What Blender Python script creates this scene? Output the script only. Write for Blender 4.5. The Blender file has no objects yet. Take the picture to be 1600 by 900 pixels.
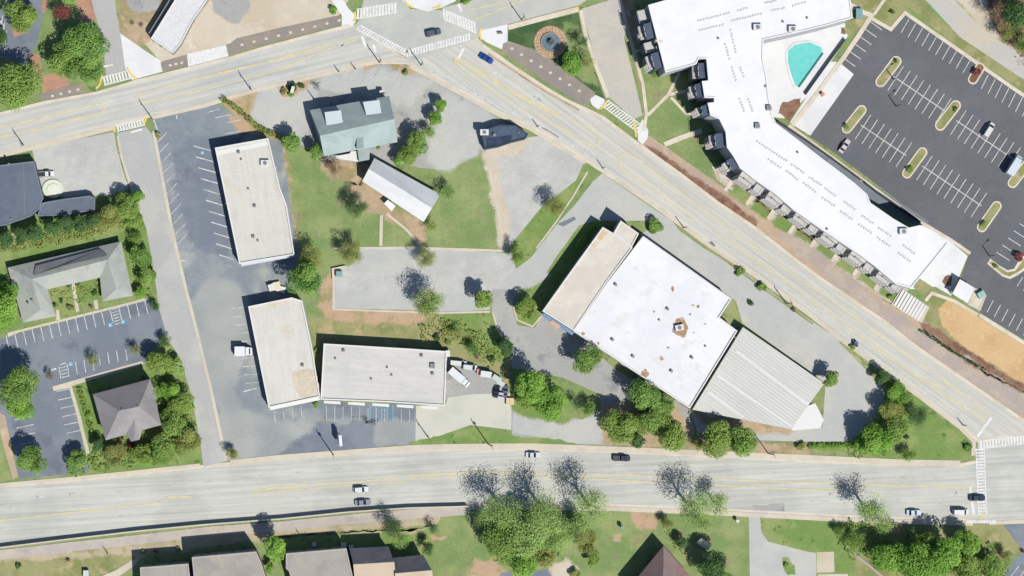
import bpy, bmesh, math, random
import numpy as np
from mathutils import Vector
from mathutils.geometry import tessellate_polygon
random.seed(7)
D = bpy.data
SC = bpy.context.scene
COL = SC.collection
# ---------------------------------------------------------------- camera
S = 0.2                      # metres of ground for one pixel of the survey photograph
CH = 650.0                   # flying height
CX, CY = (480-800)*S, (450-520)*S
cd = D.cameras.new("aerial_camera"); cam = D.objects.new("aerial_camera", cd); COL.objects.link(cam)
cam.location = (CX, CY, CH)
cd.sensor_width = 36.0
cd.lens = 36.0*CH/(1600*S)
cd.shift_x = -CX/(1600*S); cd.shift_y = -CY/(1600*S)
cd.clip_start = 10; cd.clip_end = 8000
SC.camera = cam
# ---------------------------------------------------------------- sky, sun, exposure
AZ, EL = math.radians(145), math.radians(53)
w = D.worlds.new("World"); SC.world = w; w.use_nodes = True
nt = w.node_tree; bg = nt.nodes["Background"]
sky = nt.nodes.new("ShaderNodeTexSky"); sky.sky_type = 'NISHITA'; sky.sun_disc = False
sky.sun_elevation = EL; sky.sun_rotation = AZ; sky.ozone_density = 3.2; sky.dust_density = 0.4
nt.links.new(sky.outputs[0], bg.inputs[0]); bg.inputs[1].default_value = 0.085
sd = D.lights.new("sun", 'SUN'); sun = D.objects.new("sun", sd); COL.objects.link(sun)
sd.energy = 4.6; sd.angle = math.radians(0.5); sd.color = (1.0, 0.96, 0.90)
sdir = Vector((math.sin(AZ)*math.cos(EL), math.cos(AZ)*math.cos(EL), math.sin(EL)))
sun.rotation_euler = (-sdir).to_track_quat('-Z', 'Y').to_euler(); sun.location = (0, 0, 300)
vs = SC.view_settings
vs.view_transform = 'Standard'; vs.look = 'None'; vs.gamma = 1.0; vs.use_curve_mapping = False
vs.exposure = 0.74
KX = 2.22                    # how bright a white level surface reads at this exposure

# ---------------------------------------------------------------- helpers
def lin(c):
    c = c/255.0
    return c/12.92 if c <= 0.04045 else ((c+0.055)/1.055)**2.4
def alb(rgb, m=0.82):
    return tuple(min(m, lin(v)/KX) for v in rgb)
def W(x, y, h=0.0):
    """survey pixel -> place on the map of a point h metres above ground"""
    gx, gy = (x-800)*S, (450-y)*S
    k = (CH-h)/CH
    return (CX+(gx-CX)*k, CY+(gy-CY)*k)
class NB:
    def __init__(s, name):
        s.m = D.materials.new(name); s.m.use_nodes = True; s.t = s.m.node_tree
        s.b = s.t.nodes["Principled BSDF"]
    def n(s, ty, **kw):
        nd = s.t.nodes.new(ty)
        for k, v in kw.items(): setattr(nd, k, v)
        return nd
    def l(s, a, b): s.t.links.new(a, b)
    def math(s, op, a, b=None, c=None):
        nd = s.n("ShaderNodeMath", operation=op)
        for i, v in enumerate((a, b, c)):
            if v is None: continue
            if isinstance(v, (int, float)): nd.inputs[i].default_value = v
            else: s.l(v, nd.inputs[i])
        return nd.outputs[0]
    def noise(s, vec, scale, detail=3, rough=0.6):
        nd = s.n("ShaderNodeTexNoise"); nd.inputs["Scale"].default_value = scale
        nd.inputs["Detail"].default_value = detail; nd.inputs["Roughness"].default_value = rough
        s.l(vec, nd.inputs["Vector"]); return nd.outputs["Fac"]
    def mix(s, f, a, b):
        nd = s.n("ShaderNodeMix", data_type='RGBA')
        for k, v in ((0, f), (6, a), (7, b)):
            if isinstance(v, (int, float)): nd.inputs[k].default_value = v
            elif isinstance(v, tuple): nd.inputs[k].default_value = (*v[:3], 1)
            else: s.l(v, nd.inputs[k])
        return nd.outputs[2]
    def scale(s, col, f):
        nd = s.n("ShaderNodeVectorMath", operation='SCALE')
        if isinstance(col, tuple): nd.inputs[0].default_value = col[:3]
        else: s.l(col, nd.inputs[0])
        s.l(f, nd.inputs["Scale"]); return nd.outputs[0]
def smooth(nb, f, lo, hi):
    nd = nb.n("ShaderNodeMapRange", interpolation_type='SMOOTHSTEP')
    nd.inputs[1].default_value = lo; nd.inputs[2].default_value = hi
    nb.l(f, nd.inputs[0]); return nd.outputs[0]
MC = {}
def M(name, c1, c2=None, s=0.08, lo=0.45, hi=0.6, a1=0.10, a2=0.14, fine=1.3, ang=None, stretch=12.0,
      cracks=0.0, rough=0.92, metal=0.0, spots=None, c3=None, s3=0.25, lo3=0.55, hi3=0.68, ribs=None, raw=False):
    """ground or roof material: colour c1, worn into c2 in patches, with grain; ang = streak direction in degrees"""
    if name in MC: return MC[name]
    nb = NB(name)
    pos = nb.n("ShaderNodeNewGeometry").outputs["Position"]
    vec = pos
    if ang is not None:
        mp = nb.n("ShaderNodeMapping", vector_type='TEXTURE'); mp.inputs["Rotation"].default_value = (0, 0, math.radians(ang))
        mp.inputs["Scale"].default_value = (stretch, 1, 1); nb.l(pos, mp.inputs[0]); vec = mp.outputs[0]
    col = alb(c1) if not raw else c1
    if c2:
        f = smooth(nb, nb.noise(pos, s, 5, 0.62), lo, hi)
        col = nb.mix(f, col, alb(c2) if not raw else c2)
    if c3:
        f = smooth(nb, nb.noise(pos, s3, 4, 0.6), lo3, hi3)
        col = nb.mix(f, col, alb(c3) if not raw else c3)
    n1 = nb.noise(vec, 0.28 if ang is None else 0.9, 4, 0.6)
    n2 = nb.noise(pos, fine, 3, 0.7)
    v = nb.math('MULTIPLY_ADD', nb.math('SUBTRACT', n1, 0.5), a1*3, 1.0)
    v = nb.math('MULTIPLY_ADD', nb.math('SUBTRACT', n2, 0.5), a2*3, v)
    if spots:
        vo = nb.n("ShaderNodeTexVoronoi"); vo.inputs["Scale"].default_value = spots
        nb.l(pos, vo.inputs[0])
        f = smooth(nb, vo.outputs["Distance"], 0.16, 0.1)
        v = nb.math('MULTIPLY_ADD', f, -0.18, v)
    if cracks:
        vo = nb.n("ShaderNodeTexVoronoi", feature='DISTANCE_TO_EDGE'); vo.inputs["Scale"].default_value = 0.11
        wob = nb.n("ShaderNodeVectorMath", operation='ADD')
        nz = nb.n("ShaderNodeTexNoise"); nz.inputs["Scale"].default_value = 0.35; nb.l(pos, nz.inputs[0])
        sc = nb.n("ShaderNodeVectorMath", operation='SCALE'); sc.inputs["Scale"].default_value = 4.0
        nb.l(nz.outputs["Color"], sc.inputs[0]); nb.l(pos, wob.inputs[0]); nb.l(sc.outputs[0], wob.inputs[1])
        nb.l(wob.outputs[0], vo.inputs[0])
        f = smooth(nb, vo.outputs["Distance"], 0.016, 0.004)
        f = nb.math('MULTIPLY', f, smooth(nb, nb.noise(pos, 0.05, 2), 0.45, 0.75))
        v = nb.math('MULTIPLY_ADD', f, -cracks, v)
    if ribs:
        sp = nb.n("ShaderNodeSeparateXYZ"); mp = nb.n("ShaderNodeMapping", vector_type='TEXTURE')
        mp.inputs["Rotation"].default_value = (0, 0, math.radians(ribs[0])); nb.l(pos, mp.inputs[0]); nb.l(mp.outputs[0], sp.inputs[0])
        f = nb.math('SINE', nb.math('MULTIPLY', sp.outputs[1], 2*math.pi/ribs[1]))
        v = nb.math('MULTIPLY_ADD', f, ribs[2], v)
    out = nb.scale(col, v)
    nb.l(out, nb.b.inputs["Base Color"])
    nb.b.inputs["Roughness"].default_value = rough; nb.b.inputs["Metallic"].default_value = metal
    nb.b.inputs["Specular IOR Level"].default_value = 0.15
    MC[name] = nb.m; return nb.m
def P(name, rgb, rough=0.5, metal=0.0, raw=False, var=0.08):
    """plain surface of a made object, a little worn"""
    if name in MC: return MC[name]
    nb = NB(name)
    oc = nb.n("ShaderNodeTexCoord").outputs["Object"]
    v = nb.math('MULTIPLY_ADD', nb.math('SUBTRACT', nb.noise(oc, 1.5, 3), 0.5), var*3, 1.0)
    nb.l(nb.scale(rgb if raw else alb(rgb), v), nb.b.inputs["Base Color"])
    nb.b.inputs["Roughness"].default_value = rough; nb.b.inputs["Metallic"].default_value = metal
    MC[name] = nb.m; return nb.m

def link(o, parent=None, label=None, cat=None, group=None, kind=None):
    COL.objects.link(o)
    if parent is not None: o.parent = parent
    if label: o["label"] = label
    if cat: o["category"] = cat
    if group: o["group"] = group
    if kind: o["kind"] = kind
    return o
def mesh(name, verts, faces, mat, parent=None, **kw):
    me = D.meshes.new(name); me.from_pydata(verts, [], faces); me.update()
    if mat is not None:
        for m_ in (mat if isinstance(mat, (list, tuple)) else [mat]): me.materials.append(m_)
    return link(D.objects.new(name, me), parent, **kw)
def inst(name, me, loc=(0, 0, 0), rz=0.0, sc=1.0, parent=None, **kw):
    o = D.objects.new(name, me); o.location = loc; o.rotation_euler = (0, 0, rz)
    o.scale = (sc, sc, sc) if isinstance(sc, (int, float)) else sc
    return link(o, parent, **kw)
def empty(name, loc, rz=0.0, **kw):
    o = D.objects.new(name, None); o.location = loc; o.rotation_euler = (0, 0, rz); o.empty_display_size = 0.5
    return link(o, None, **kw)
class G:
    """collects shapes into one mesh"""
    def __init__(s): s.v = []; s.f = []
    def add(s, v, f):
        o = len(s.v); s.v += list(v); s.f += [tuple(i+o for i in q) for q in f]; return s
    def box(s, cx, cy, cz, sx, sy, sz, rz=0.0, top=1.0):
        c, sn = math.cos(rz), math.sin(rz); v = []
        for k, (z, t) in enumerate(((-.5, 1), (.5, top))):
            for a, b in ((-.5, -.5), (.5, -.5), (.5, .5), (-.5, .5)):
                x, y = a*sx*t, b*sy*t
                v.append((cx+x*c-y*sn, cy+x*sn+y*c, cz+z*sz))
        return s.add(v, [(0, 3, 2, 1), (4, 5, 6, 7), (0, 1, 5, 4), (1, 2, 6, 5), (2, 3, 7, 6), (3, 0, 4, 7)])
    def flat(s, pts, z):
        pts = ccw(pts)
        v = [(x, y, z) for x, y in pts]
        tr = tessellate_polygon([[Vector((x, y, 0)) for x, y in pts]])
        fs = []
        for t in tr:
            a, b, c = (pts[i] for i in t)
            cr = (b[0]-a[0])*(c[1]-a[1])-(b[1]-a[1])*(c[0]-a[0])
            fs.append(tuple(t) if cr > 0 else (t[0], t[2], t[1]))
        return s.add(v, fs)
    def prism(s, pts, z0, z1, cap=True):
        pts = ccw(pts); n = len(pts)
        if cap: s.flat(pts, z1)
        v = [(x, y, z0) for x, y in pts]+[(x, y, z1) for x, y in pts]
        return s.add(v, [(i, (i+1) % n, n+(i+1) % n, n+i) for i in range(n)])
    def cyl(s, a, b, r0, r1=None, n=8, caps=True):
        r1 = r0 if r1 is None else r1
        a, b = Vector(a), Vector(b); d = (b-a).normalized()
        u = d.orthogonal().normalized(); w_ = d.cross(u); v = []
        for p, r in ((a, r0), (b, r1)):
            for i in range(n):
                t = 2*math.pi*i/n; v.append(tuple(p+u*math.cos(t)*r+w_*math.sin(t)*r))
        f = [(i, (i+1) % n, n+(i+1) % n, n+i) for i in range(n)]
        if caps: f += [tuple(range(n-1, -1, -1)), tuple(range(n, 2*n))]
        return s.add(v, f)
    def ribbon(s, pts, w_, z, closed=False):
        L, R = offs(pts, w_/2, closed), offs(pts, -w_/2, closed); n = len(L)
        v = [(*p, z) for p in L]+[(*p, z) for p in R]
        return s.add(v, [(n+i, n+(i+1) % n, (i+1) % n, i) for i in range(n if closed else n-1)])
    def build(s, name, mat, parent=None, **kw): return mesh(name, s.v, s.f, mat, parent, **kw)
def area(p): return 0.5*sum(p[i][0]*p[(i+1) % len(p)][1]-p[(i+1) % len(p)][0]*p[i][1] for i in range(len(p)))
def ccw(p): p = list(p); return p if area(p) > 0 else p[::-1]
def offs(pts, d, closed=False):
    n = len(pts); out = []
    for i in range(n):
        a = pts[(i-1) % n] if (closed or i) else None; b = pts[i]; c = pts[(i+1) % n] if (closed or i < n-1) else None
        def nr(p, q):
            dx, dy = q[0]-p[0], q[1]-p[1]; l = math.hypot(dx, dy) or 1; return (-dy/l, dx/l)
        if a is None: nx, ny = nr(b, c); k = 1
        elif c is None: nx, ny = nr(a, b); k = 1
        else:
            n1, n2 = nr(a, b), nr(b, c); nx, ny = n1[0]+n2[0], n1[1]+n2[1]; l = math.hypot(nx, ny) or 1
            nx, ny = nx/l, ny/l; k = min(2.0, 1/max(0.3, nx*n1[0]+ny*n1[1]))
        out.append((b[0]+nx*d*k, b[1]+ny*d*k))
    return out
def wp(pts, h=0.0): return [W(x, y, h) for x, y in pts]
def rough_edge(pts, amp, step=0.5, seed=0):
    """fractal edge: every segment is bent again and again by a little less"""
    r = random.Random(seed); p = list(pts)
    while True:
        out = []; more = False
        for i in range(len(p)):
            a, b = p[i], p[(i+1) % len(p)]; l = math.hypot(b[0]-a[0], b[1]-a[1]); out.append(a)
            if l > step:
                more = True; k = r.uniform(-1, 1)*min(l*.16, amp*2.2); out.append(((a[0]+b[0])/2-(b[1]-a[1])/l*k, (a[1]+b[1])/2+(b[0]-a[0])/l*k))
        p = out
        if not more or len(p) > 900: return p
FADE = {}
def faded(mat):
    """the same surface, worn away raggedly towards the rim of its patch"""
    if mat.name in FADE: return FADE[mat.name]
    m = mat.copy(); t = m.node_tree; nb = NB.__new__(NB); nb.m = m; nb.t = t; nb.b = t.nodes["Principled BSDF"]
    at = nb.n("ShaderNodeAttribute"); at.attribute_name = "cover"
    pos = nb.n("ShaderNodeNewGeometry").outputs["Position"]
    f = nb.math('MULTIPLY_ADD', nb.math('SUBTRACT', nb.noise(pos, .3, 3, .55), .5), .7, at.outputs["Fac"])
    f = nb.math('MULTIPLY_ADD', nb.math('SUBTRACT', nb.noise(pos, 4.5, 2, .6), .5), 2.2, f)
    f = nb.math('GREATER_THAN', f, .4); tr = nb.n("ShaderNodeBsdfTransparent"); mx = nb.n("ShaderNodeMixShader")
    nb.l(f, mx.inputs[0]); nb.l(tr.outputs[0], mx.inputs[1]); nb.l(nb.b.outputs[0], mx.inputs[2]); nb.l(mx.outputs[0], t.nodes["Material Output"].inputs[0])
    FADE[mat.name] = m; return m
def slab(name, label, cat, mat, pts, h=0.13, z0=-0.1, kind='structure'):
    return G().prism(wp(pts), z0, h).build(name, mat, label=label, cat=cat, kind=kind)
def strip(g, pts, wpx, z0, z1, closed=False):
    """raised ribbon along a polyline"""
    p = wp(pts); L, R = offs(p, wpx*S/2, closed), offs(p, -wpx*S/2, closed); n = len(L)
    v = [(*q, z1) for q in L]+[(*q, z1) for q in R]+[(*q, z0) for q in L]+[(*q, z0) for q in R]
    f = []
    for i in range(n if closed else n-1):
        j = (i+1) % n
        f += [(n+i, n+j, j, i), (i, j, 2*n+j, 2*n+i), (n+j, n+i, 3*n+i, 3*n+j)]
    if not closed: f += [(0, 2*n, 3*n, n), (n-1, 2*n-1, 4*n-1, 3*n-1)]
    return g.add(v, f)
def unit(a, b):
    dx, dy = b[0]-a[0], b[1]-a[1]; l = math.hypot(dx, dy); return dx/l, dy/l, l
def line(g, a, b, wpx, z): g.ribbon(wp([a, b]), wpx*S, z)
def crosswalk(g, a, b, wid, z, pitch=5.0, bar=3.3, edges=False, skew=None):
    ux, uy, l = unit(a, b); nx, ny = (-uy, ux) if skew is None else skew
    n = int(l/pitch)
    for i in range(n+1):
        cx, cy = a[0]+ux*(i+.5)*l/(n+1), a[1]+uy*(i+.5)*l/(n+1)
        line(g, (cx-nx*wid/2, cy-ny*wid/2), (cx+nx*wid/2, cy+ny*wid/2), bar, z)
    if edges:
        for sg in (-1, 1):
            line(g, (a[0]+nx*wid/2*sg, a[1]+ny*wid/2*sg), (b[0]+nx*wid/2*sg, b[1]+ny*wid/2*sg), 1.6, z+0.003)
# ================================================================ GROUND
PLACED = []
def _inside(p, poly):
    x, y = p; c = False; n = len(poly)
    for i in range(n):
        (x1, y1), (x2, y2) = poly[i], poly[(i+1) % n]
        if (y1 > y) != (y2 > y) and x < (x2-x1)*(y-y1)/(y2-y1)+x1: c = not c
    return c
def _cross(a, b, c, d):
    def o(p, q, r): return (q[0]-p[0])*(r[1]-p[1])-(q[1]-p[1])*(r[0]-p[0])
    return o(a, b, c)*o(a, b, d) < 0 and o(c, d, a)*o(c, d, b) < 0
def overlap(p, q):
    if max(x for x, _ in p) < min(x for x, _ in q)-2 or max(x for x, _ in q) < min(x for x, _ in p)-2: return False
    if max(y for _, y in p) < min(y for _, y in q)-2 or max(y for _, y in q) < min(y for _, y in p)-2: return False
    if any(_inside(a, q) for a in p) or any(_inside(a, p) for a in q): return True
    return any(_cross(p[i], p[(i+1) % len(p)], q[j], q[(j+1) % len(q)]) for i in range(len(p)) for j in range(len(q)))
def lay(name, label, cat, mat, polys, jag=0.0):
    """lay one or more flat sheets 4 mm above whatever they cover"""
    if isinstance(polys[0][0], (int, float)): polys = [polys]
    g = G(); new = []; cover = []
    for q in polys:
        lv = 1+max([l for o, l in PLACED+new if overlap(q, o)], default=0)
        p = wp(q); z = lv*0.004
        if jag >= .2:
            d = .9+jag*2.6; p = ccw(rough_edge(p, jag, step=2.0, seed=len(PLACED)*7+len(g.v)))
            out = offs(p, -d, True); n = len(p)
            if abs(area(p)) > 6:
                g.flat(p, z); cover += [.85]*n      # the patch, then a rim that frays outwards
                k = len(g.v); g.v += [(x, y, z+.002) for x, y in out]+[(x, y, z+.002) for x, y in p]; cover += [-.1]*n+[.85]*n
                g.f += [(k+i, k+(i+1) % n, k+n+(i+1) % n, k+n+i) for i in range(n)]
            else:
                g.flat(p, z); cover += [.8]*n
        else:
            if jag: p = rough_edge(p, jag, seed=len(PLACED)*7+len(g.v))
            g.flat(p, z); cover += [1.0]*len(p)
        new.append((q, lv))
    PLACED.extend(new)
    o = g.build(name, faded(mat) if jag >= .2 else mat, label=label, cat=cat, kind='structure')
    if jag >= .2: at = o.data.attributes.new("cover", 'FLOAT', 'POINT'); at.data.foreach_set("value", cover)
    return o
ZM = 0.085      # painted markings
# materials -------------------------------------------------------
GR = M("grass_field", (138, 160, 100), (164, 171, 118), s=0.05, lo=.40, hi=.62, a1=.14, a2=.22, c3=(114, 140, 82), s3=.3)
GRl = M("grass_lawn", (134, 158, 98), (160, 172, 114), s=0.09, lo=.38, hi=.62, a1=.12, a2=.18, c3=(160, 150, 116), s3=.16, lo3=.56, hi3=.72)
GRf = M("grass_fresh", (130, 158, 86), (156, 170, 106), s=0.08, a1=.10, a2=.2, c3=(92, 128, 66), s3=.3, lo3=.6)
GRd = M("grass_park", (74, 104, 62), (100, 122, 78), s=0.15, a1=.12, a2=.2)
GRo = M("grass_dry", (170, 168, 118), (146, 152, 96), s=0.12, a1=.10, a2=.16, c3=(196, 178, 136), s3=.2)
DIRT = M("bare_earth", (200, 176, 146), (172, 158, 116), s=0.12, a1=.1, a2=.16, c3=(214, 186, 150), s3=.3)
CLAY = M("red_clay", (206, 176, 144), (172, 164, 116), s=0.2, lo=.5, hi=.66, a1=.1, a2=.16)
MULCH = M("mulch", (158, 124, 102), (134, 100, 82), s=0.3, a1=.14, a2=.3)
SAND = M("orange_sand", (228, 194, 144), (218, 182, 130), s=0.1, a1=.06, a2=.1, c3=(236, 202, 150), s3=.2)
ROAD1 = M("asphalt_highway", (214, 214, 203), (203, 204, 194), s=0.05, a1=.26, a2=.06, ang=3, stretch=40, cracks=.05)
ROAD2 = M("asphalt_avenue", (212, 211, 200), (217, 215, 203), s=0.05, a1=.24, a2=.06, ang=-36, stretch=40, cracks=.07)
ROAD3 = M("asphalt_street", (213, 212, 202), (204, 205, 198), s=0.05, a1=.24, a2=.06, ang=14, stretch=40, cracks=.07)
ROADS = M("asphalt_side_street", (194, 194, 190), (204, 203, 196), s=0.06, a1=.05, a2=.07, ang=-77, stretch=20, cracks=.1)
BOX = M("asphalt_crossing", (208, 208, 197), (198, 201, 192), s=0.08, a1=.04, a2=.06, cracks=.1)
LOTA = M("asphalt_worn_lot", (144, 153, 160), (162, 169, 170), s=0.05, lo=.42, hi=.62, a1=.14, a2=.1, cracks=.12, c3=(180, 184, 178), s3=.06, lo3=.54, hi3=.66)
LOTP = M("asphalt_pale_wear", (184, 187, 181), (164, 169, 168), s=0.07, lo=.4, hi=.65, a1=.10, a2=.1, cracks=.1)
LOTD = M("asphalt_sealed", (132, 141, 151), (144, 152, 160), s=0.06, a1=.07, a2=.08, c3=(122, 129, 140), s3=.1)
LOTN = M("asphalt_new", (113, 115, 118), (120, 121, 123), s=0.04, a1=.08, a2=.12, c3=(112, 116, 124), s3=.08)
LOTG = M("asphalt_grey_drive", (182, 182, 177), (193, 192, 184), s=0.06, a1=.06, a2=.12, cracks=.14, c3=(158, 161, 162), s3=.12)
LOTL = M("concrete_light_lot", (210, 209, 202), (200, 200, 194), s=0.08, a1=.10, a2=.12, cracks=.10, c3=(208, 206, 196), s3=.1)
LOTB = M("asphalt_blue_grey", (200, 202, 196), (209, 208, 199), s=0.06, a1=.06, a2=.07, cracks=.12)
BEI = M("concrete_beige", (224, 212, 190), (214, 200, 174), s=0.07, a1=.05, a2=.07, c3=(232, 224, 206), s3=.15, cracks=.08)
PAD = M("concrete_pad", (222, 221, 205), (212, 212, 198), s=0.07, a1=.04, a2=.05, cracks=.05)
TAN = M("concrete_walk", (228, 218, 196), (218, 208, 190), s=0.1, a1=.07, a2=.08)
TANB = M("sandy_trail", (208, 182, 154), (196, 176, 156), s=0.08, a1=.07, a2=.12, c3=(216, 196, 168), s3=.3)
PAVT = M("paver_trail", (158, 150, 144), (172, 158, 144), s=0.1, a1=.08, a2=.10)
WHT = M("concrete_white", (246, 246, 244), (238, 238, 238), s=0.1, a1=.03, a2=.04)
KERB = M("kerb_concrete", (238, 226, 206), (226, 214, 192), s=0.2, a1=.06, a2=.08)
BRK = M("brick_apron", (202, 158, 132), (188, 146, 124), s=0.2, a1=.08, a2=.12)
PW = M("paint_white", (246, 245, 240), (226, 226, 220), s=0.6, lo=.5, hi=.62, a1=.05, a2=.14)
PWW = M("paint_white_worn", (226, 227, 224), (196, 200, 200), s=0.5, lo=.44, hi=.58, a1=.08, a2=.2)
PY = M("paint_yellow", (238, 222, 166), (220, 212, 186), s=0.35, lo=.46, hi=.6, a1=.1, a2=.14)
PYB = M("paint_yellow_bright", (248, 222, 96), (244, 226, 150), s=0.6, a1=.05, a2=.1)
PP = M("paint_pinkish", (208, 200, 204), (180, 180, 188), s=0.5, a1=.08, a2=.2)
PB = M("paint_blue_symbol", (116, 196, 226), a1=.04, a2=.08)
GRAV = M("roadside_gravel", (206, 190, 160), (188, 178, 146), s=0.12, a1=.08, a2=.14, c3=(166, 160, 110), s3=.25)

base = G().flat([(-2500, -2500), (2500, -2500), (2500, 2500), (-2500, 2500)], 0.0).build(
    "ground", GR, label="mottled green and straw coloured ground under everything", cat="ground", kind='structure')

# --- block interiors -------------------------------------------------------
lay("lawn", "sloping lawn between the grey metal roofed house and the long white roofed shop", "lawn", GRl,
    [(432, 205), (470, 235), (520, 250), (566, 256), (600, 300), (662, 350), (700, 290), (650, 262), (690, 268), (745, 236), (757, 238),
     (770, 300), (786, 385), (800, 400), (640, 388), (560, 388), (520, 420), (518, 490), (500, 530), (470, 470), (455, 408), (460, 398), (440, 292)])
lay("grass_strip", "long yellowish grass strip behind the low white roofed shop", "grass", GRo,
    [(488, 505), (520, 492), (600, 500), (690, 488), (770, 486), (786, 520), (800, 560), (795, 600), (760, 575), (700, 552), (640, 545), (506, 535), (495, 560)], jag=.25)
lay("green_slope", "brighter green slope south of the pale parking terrace", "grass", GRf,
    [(690, 492), (765, 488), (775, 520), (790, 540), (782, 562), (740, 545), (700, 515)], jag=.3)
lay("clay_bank", "reddish bare clay bank around the pale parking terrace", "bare soil", CLAY,
    [(508, 440), (520, 424), (524, 482), (600, 486), (680, 486), (655, 500), (610, 502), (560, 502), (522, 498), (500, 478)], jag=.35)
lay("bare_ground", "brown bare soil around the grey metal roofed house", "bare soil", DIRT,
    [[(506, 246), (560, 252), (575, 262), (560, 290), (546, 282), (520, 278), (506, 262)],
     [(548, 292), (572, 290), (600, 312), (640, 342), (662, 356), (655, 384), (628, 350), (600, 335), (560, 318)],
     [(424, 214), (440, 226), (448, 300), (462, 395), (452, 402), (438, 300)]], jag=.4)
lay("bright_slope", "bright green slope beside the beige roofed end of the big store", "grass", GRf,
    [(918, 345), (940, 350), (900, 405), (845, 485), (835, 508), (805, 505), (800, 478), (812, 460), (840, 452), (875, 405)], jag=.2)
lay("grass_wedge", "green wedge between the cracked pale lot and its driveway", "grass", GRf,
    [(914, 262), (918, 268), (895, 305), (870, 345), (828, 402), (815, 415), (800, 400), (790, 385), (820, 352), (850, 322), (878, 296)], jag=.25)
lay("empty_lot", "empty cracked pale concrete lot by the avenue", "lot", LOTL,
    [(760, 238), (800, 224), (828, 214), (850, 212), (912, 255), (900, 282), (845, 325), (800, 380), (788, 384), (778, 330), (765, 268)])
lay("broken_edge", "tan broken concrete edge of the empty lot", "concrete", BEI,
    [[(756, 240), (764, 238), (786, 330), (794, 384), (786, 386), (770, 300)],
     [(762, 236), (822, 222), (814, 236), (770, 246)], [(780, 300), (792, 330), (790, 376), (784, 370)]], jag=.35)
lay("parking_terrace", "pale worn parking terrace in the middle of the block", "parking lot", LOTB,
    [(560, 390), (640, 388), (700, 390), (800, 396), (806, 420), (770, 452), (765, 484), (700, 488), (640, 484), (522, 482), (521, 418), (545, 416), (560, 405)])
lay("terrace_wear", "paler worn driving lane across the parking terrace", "asphalt", LOTL,
    [[(524, 426), (600, 430), (680, 428), (760, 420), (800, 425), (830, 420), (850, 430), (790, 455), (700, 455), (600, 452), (524, 458)],
     [(690, 400), (770, 400), (790, 412), (720, 440), (690, 436)]], jag=.5)
lay("driveway", "curving pale driveway from the avenue down to the terrace", "driveway", LOTB,
    [(942, 270), (1000, 312), (1020, 340), (975, 340), (930, 345), (905, 352), (870, 400), (845, 440), (812, 452), (790, 458), (770, 452), (800, 425), (830, 402), (870, 350), (900, 318), (925, 285)])
lay("parking_court", "blue grey asphalt court at the north corner of the big store", "parking lot", LOTB,
    [(958, 285), (1000, 312), (1050, 345), (1070, 372), (1040, 372), (1020, 345), (975, 345), (935, 345), (915, 330)])
lay("side_drive", "long grey service drive along the avenue side of the big store", "driveway", LOTB,
    [(1000, 366), (1040, 345), (1100, 388), (1170, 430), (1240, 482), (1310, 530), (1350, 568), (1385, 605), (1375, 650), (1335, 690), (1262, 690), (1180, 688),
     (1090, 676), (1078, 640), (1236, 672), (1285, 668), (1290, 598), (1160, 505), (1150, 470)])
lay("rear_drive", "dark grey service yard west of the big store", "driveway", LOTG,
    [(770, 452), (812, 452), (800, 478), (808, 508), (836, 512), (848, 488), (900, 520), (962, 578), (1000, 600), (1078, 640), (1085, 676), (1080, 692), (940, 696),
     (830, 690), (800, 680), (798, 640), (812, 640), (910, 655), (940, 640), (935, 615), (880, 590), (800, 575), (800, 560), (780, 520), (768, 490)])
lay("lower_drive", "pale driveway joining the highway below the tree island", "driveway", LOTB,
    [(802, 644), (840, 650), (880, 660), (940, 650), (948, 694), (900, 693), (850, 684), (800, 676)])
lay("tree_bed", "soil and grass under the big bright tree south of the service yard", "planting bed", GRf,
    [(800, 600), (815, 582), (860, 590), (885, 625), (900, 645), (880, 660), (830, 650), (806, 640)], jag=.3)
lay("tree_bed", "mulched bed under the row of trees behind the big store", "planting bed", DIRT,
    [[(942, 640), (985, 625), (1060, 640), (1075, 672), (1078, 692), (1000, 697), (945, 690)],
     [(1085, 645), (1236, 672), (1230, 676), (1180, 672), (1100, 658)], [(1078, 690), (1180, 692), (1262, 700), (1262, 712), (1180, 706), (1080, 702)]], jag=.3)
lay("green_triangle", "grassy triangle at the eastern tip of the block", "grass", GRf,
    [(1312, 530), (1325, 540), (1375, 585), (1420, 610), (1460, 645), (1515, 688), (1518, 706), (1500, 716), (1420, 722), (1330, 706), (1270, 702), (1268, 692),
     (1335, 690), (1375, 650), (1384, 606), (1350, 570)], jag=.15)
lay("truck_yard", "grey truck yard at the end of the low white roofed shop", "yard", LOTG,
    [(697, 552), (720, 560), (760, 578), (795, 602), (797, 618), (735, 617), (700, 622), (690, 632)])
lay("concrete_pad", "big cream concrete pad below the truck yard", "concrete pad", PAD,
    [(650, 634), (696, 632), (700, 621), (735, 616), (799, 614), (799, 672), (770, 668), (735, 664), (690, 680), (649, 690)])
lay("verge", "green verge between the cream pad and the highway walk", "grass", GRf,
    [(640, 692), (690, 680), (740, 667), (800, 680), (880, 688), (900, 694), (640, 697)], jag=.15)
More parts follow.
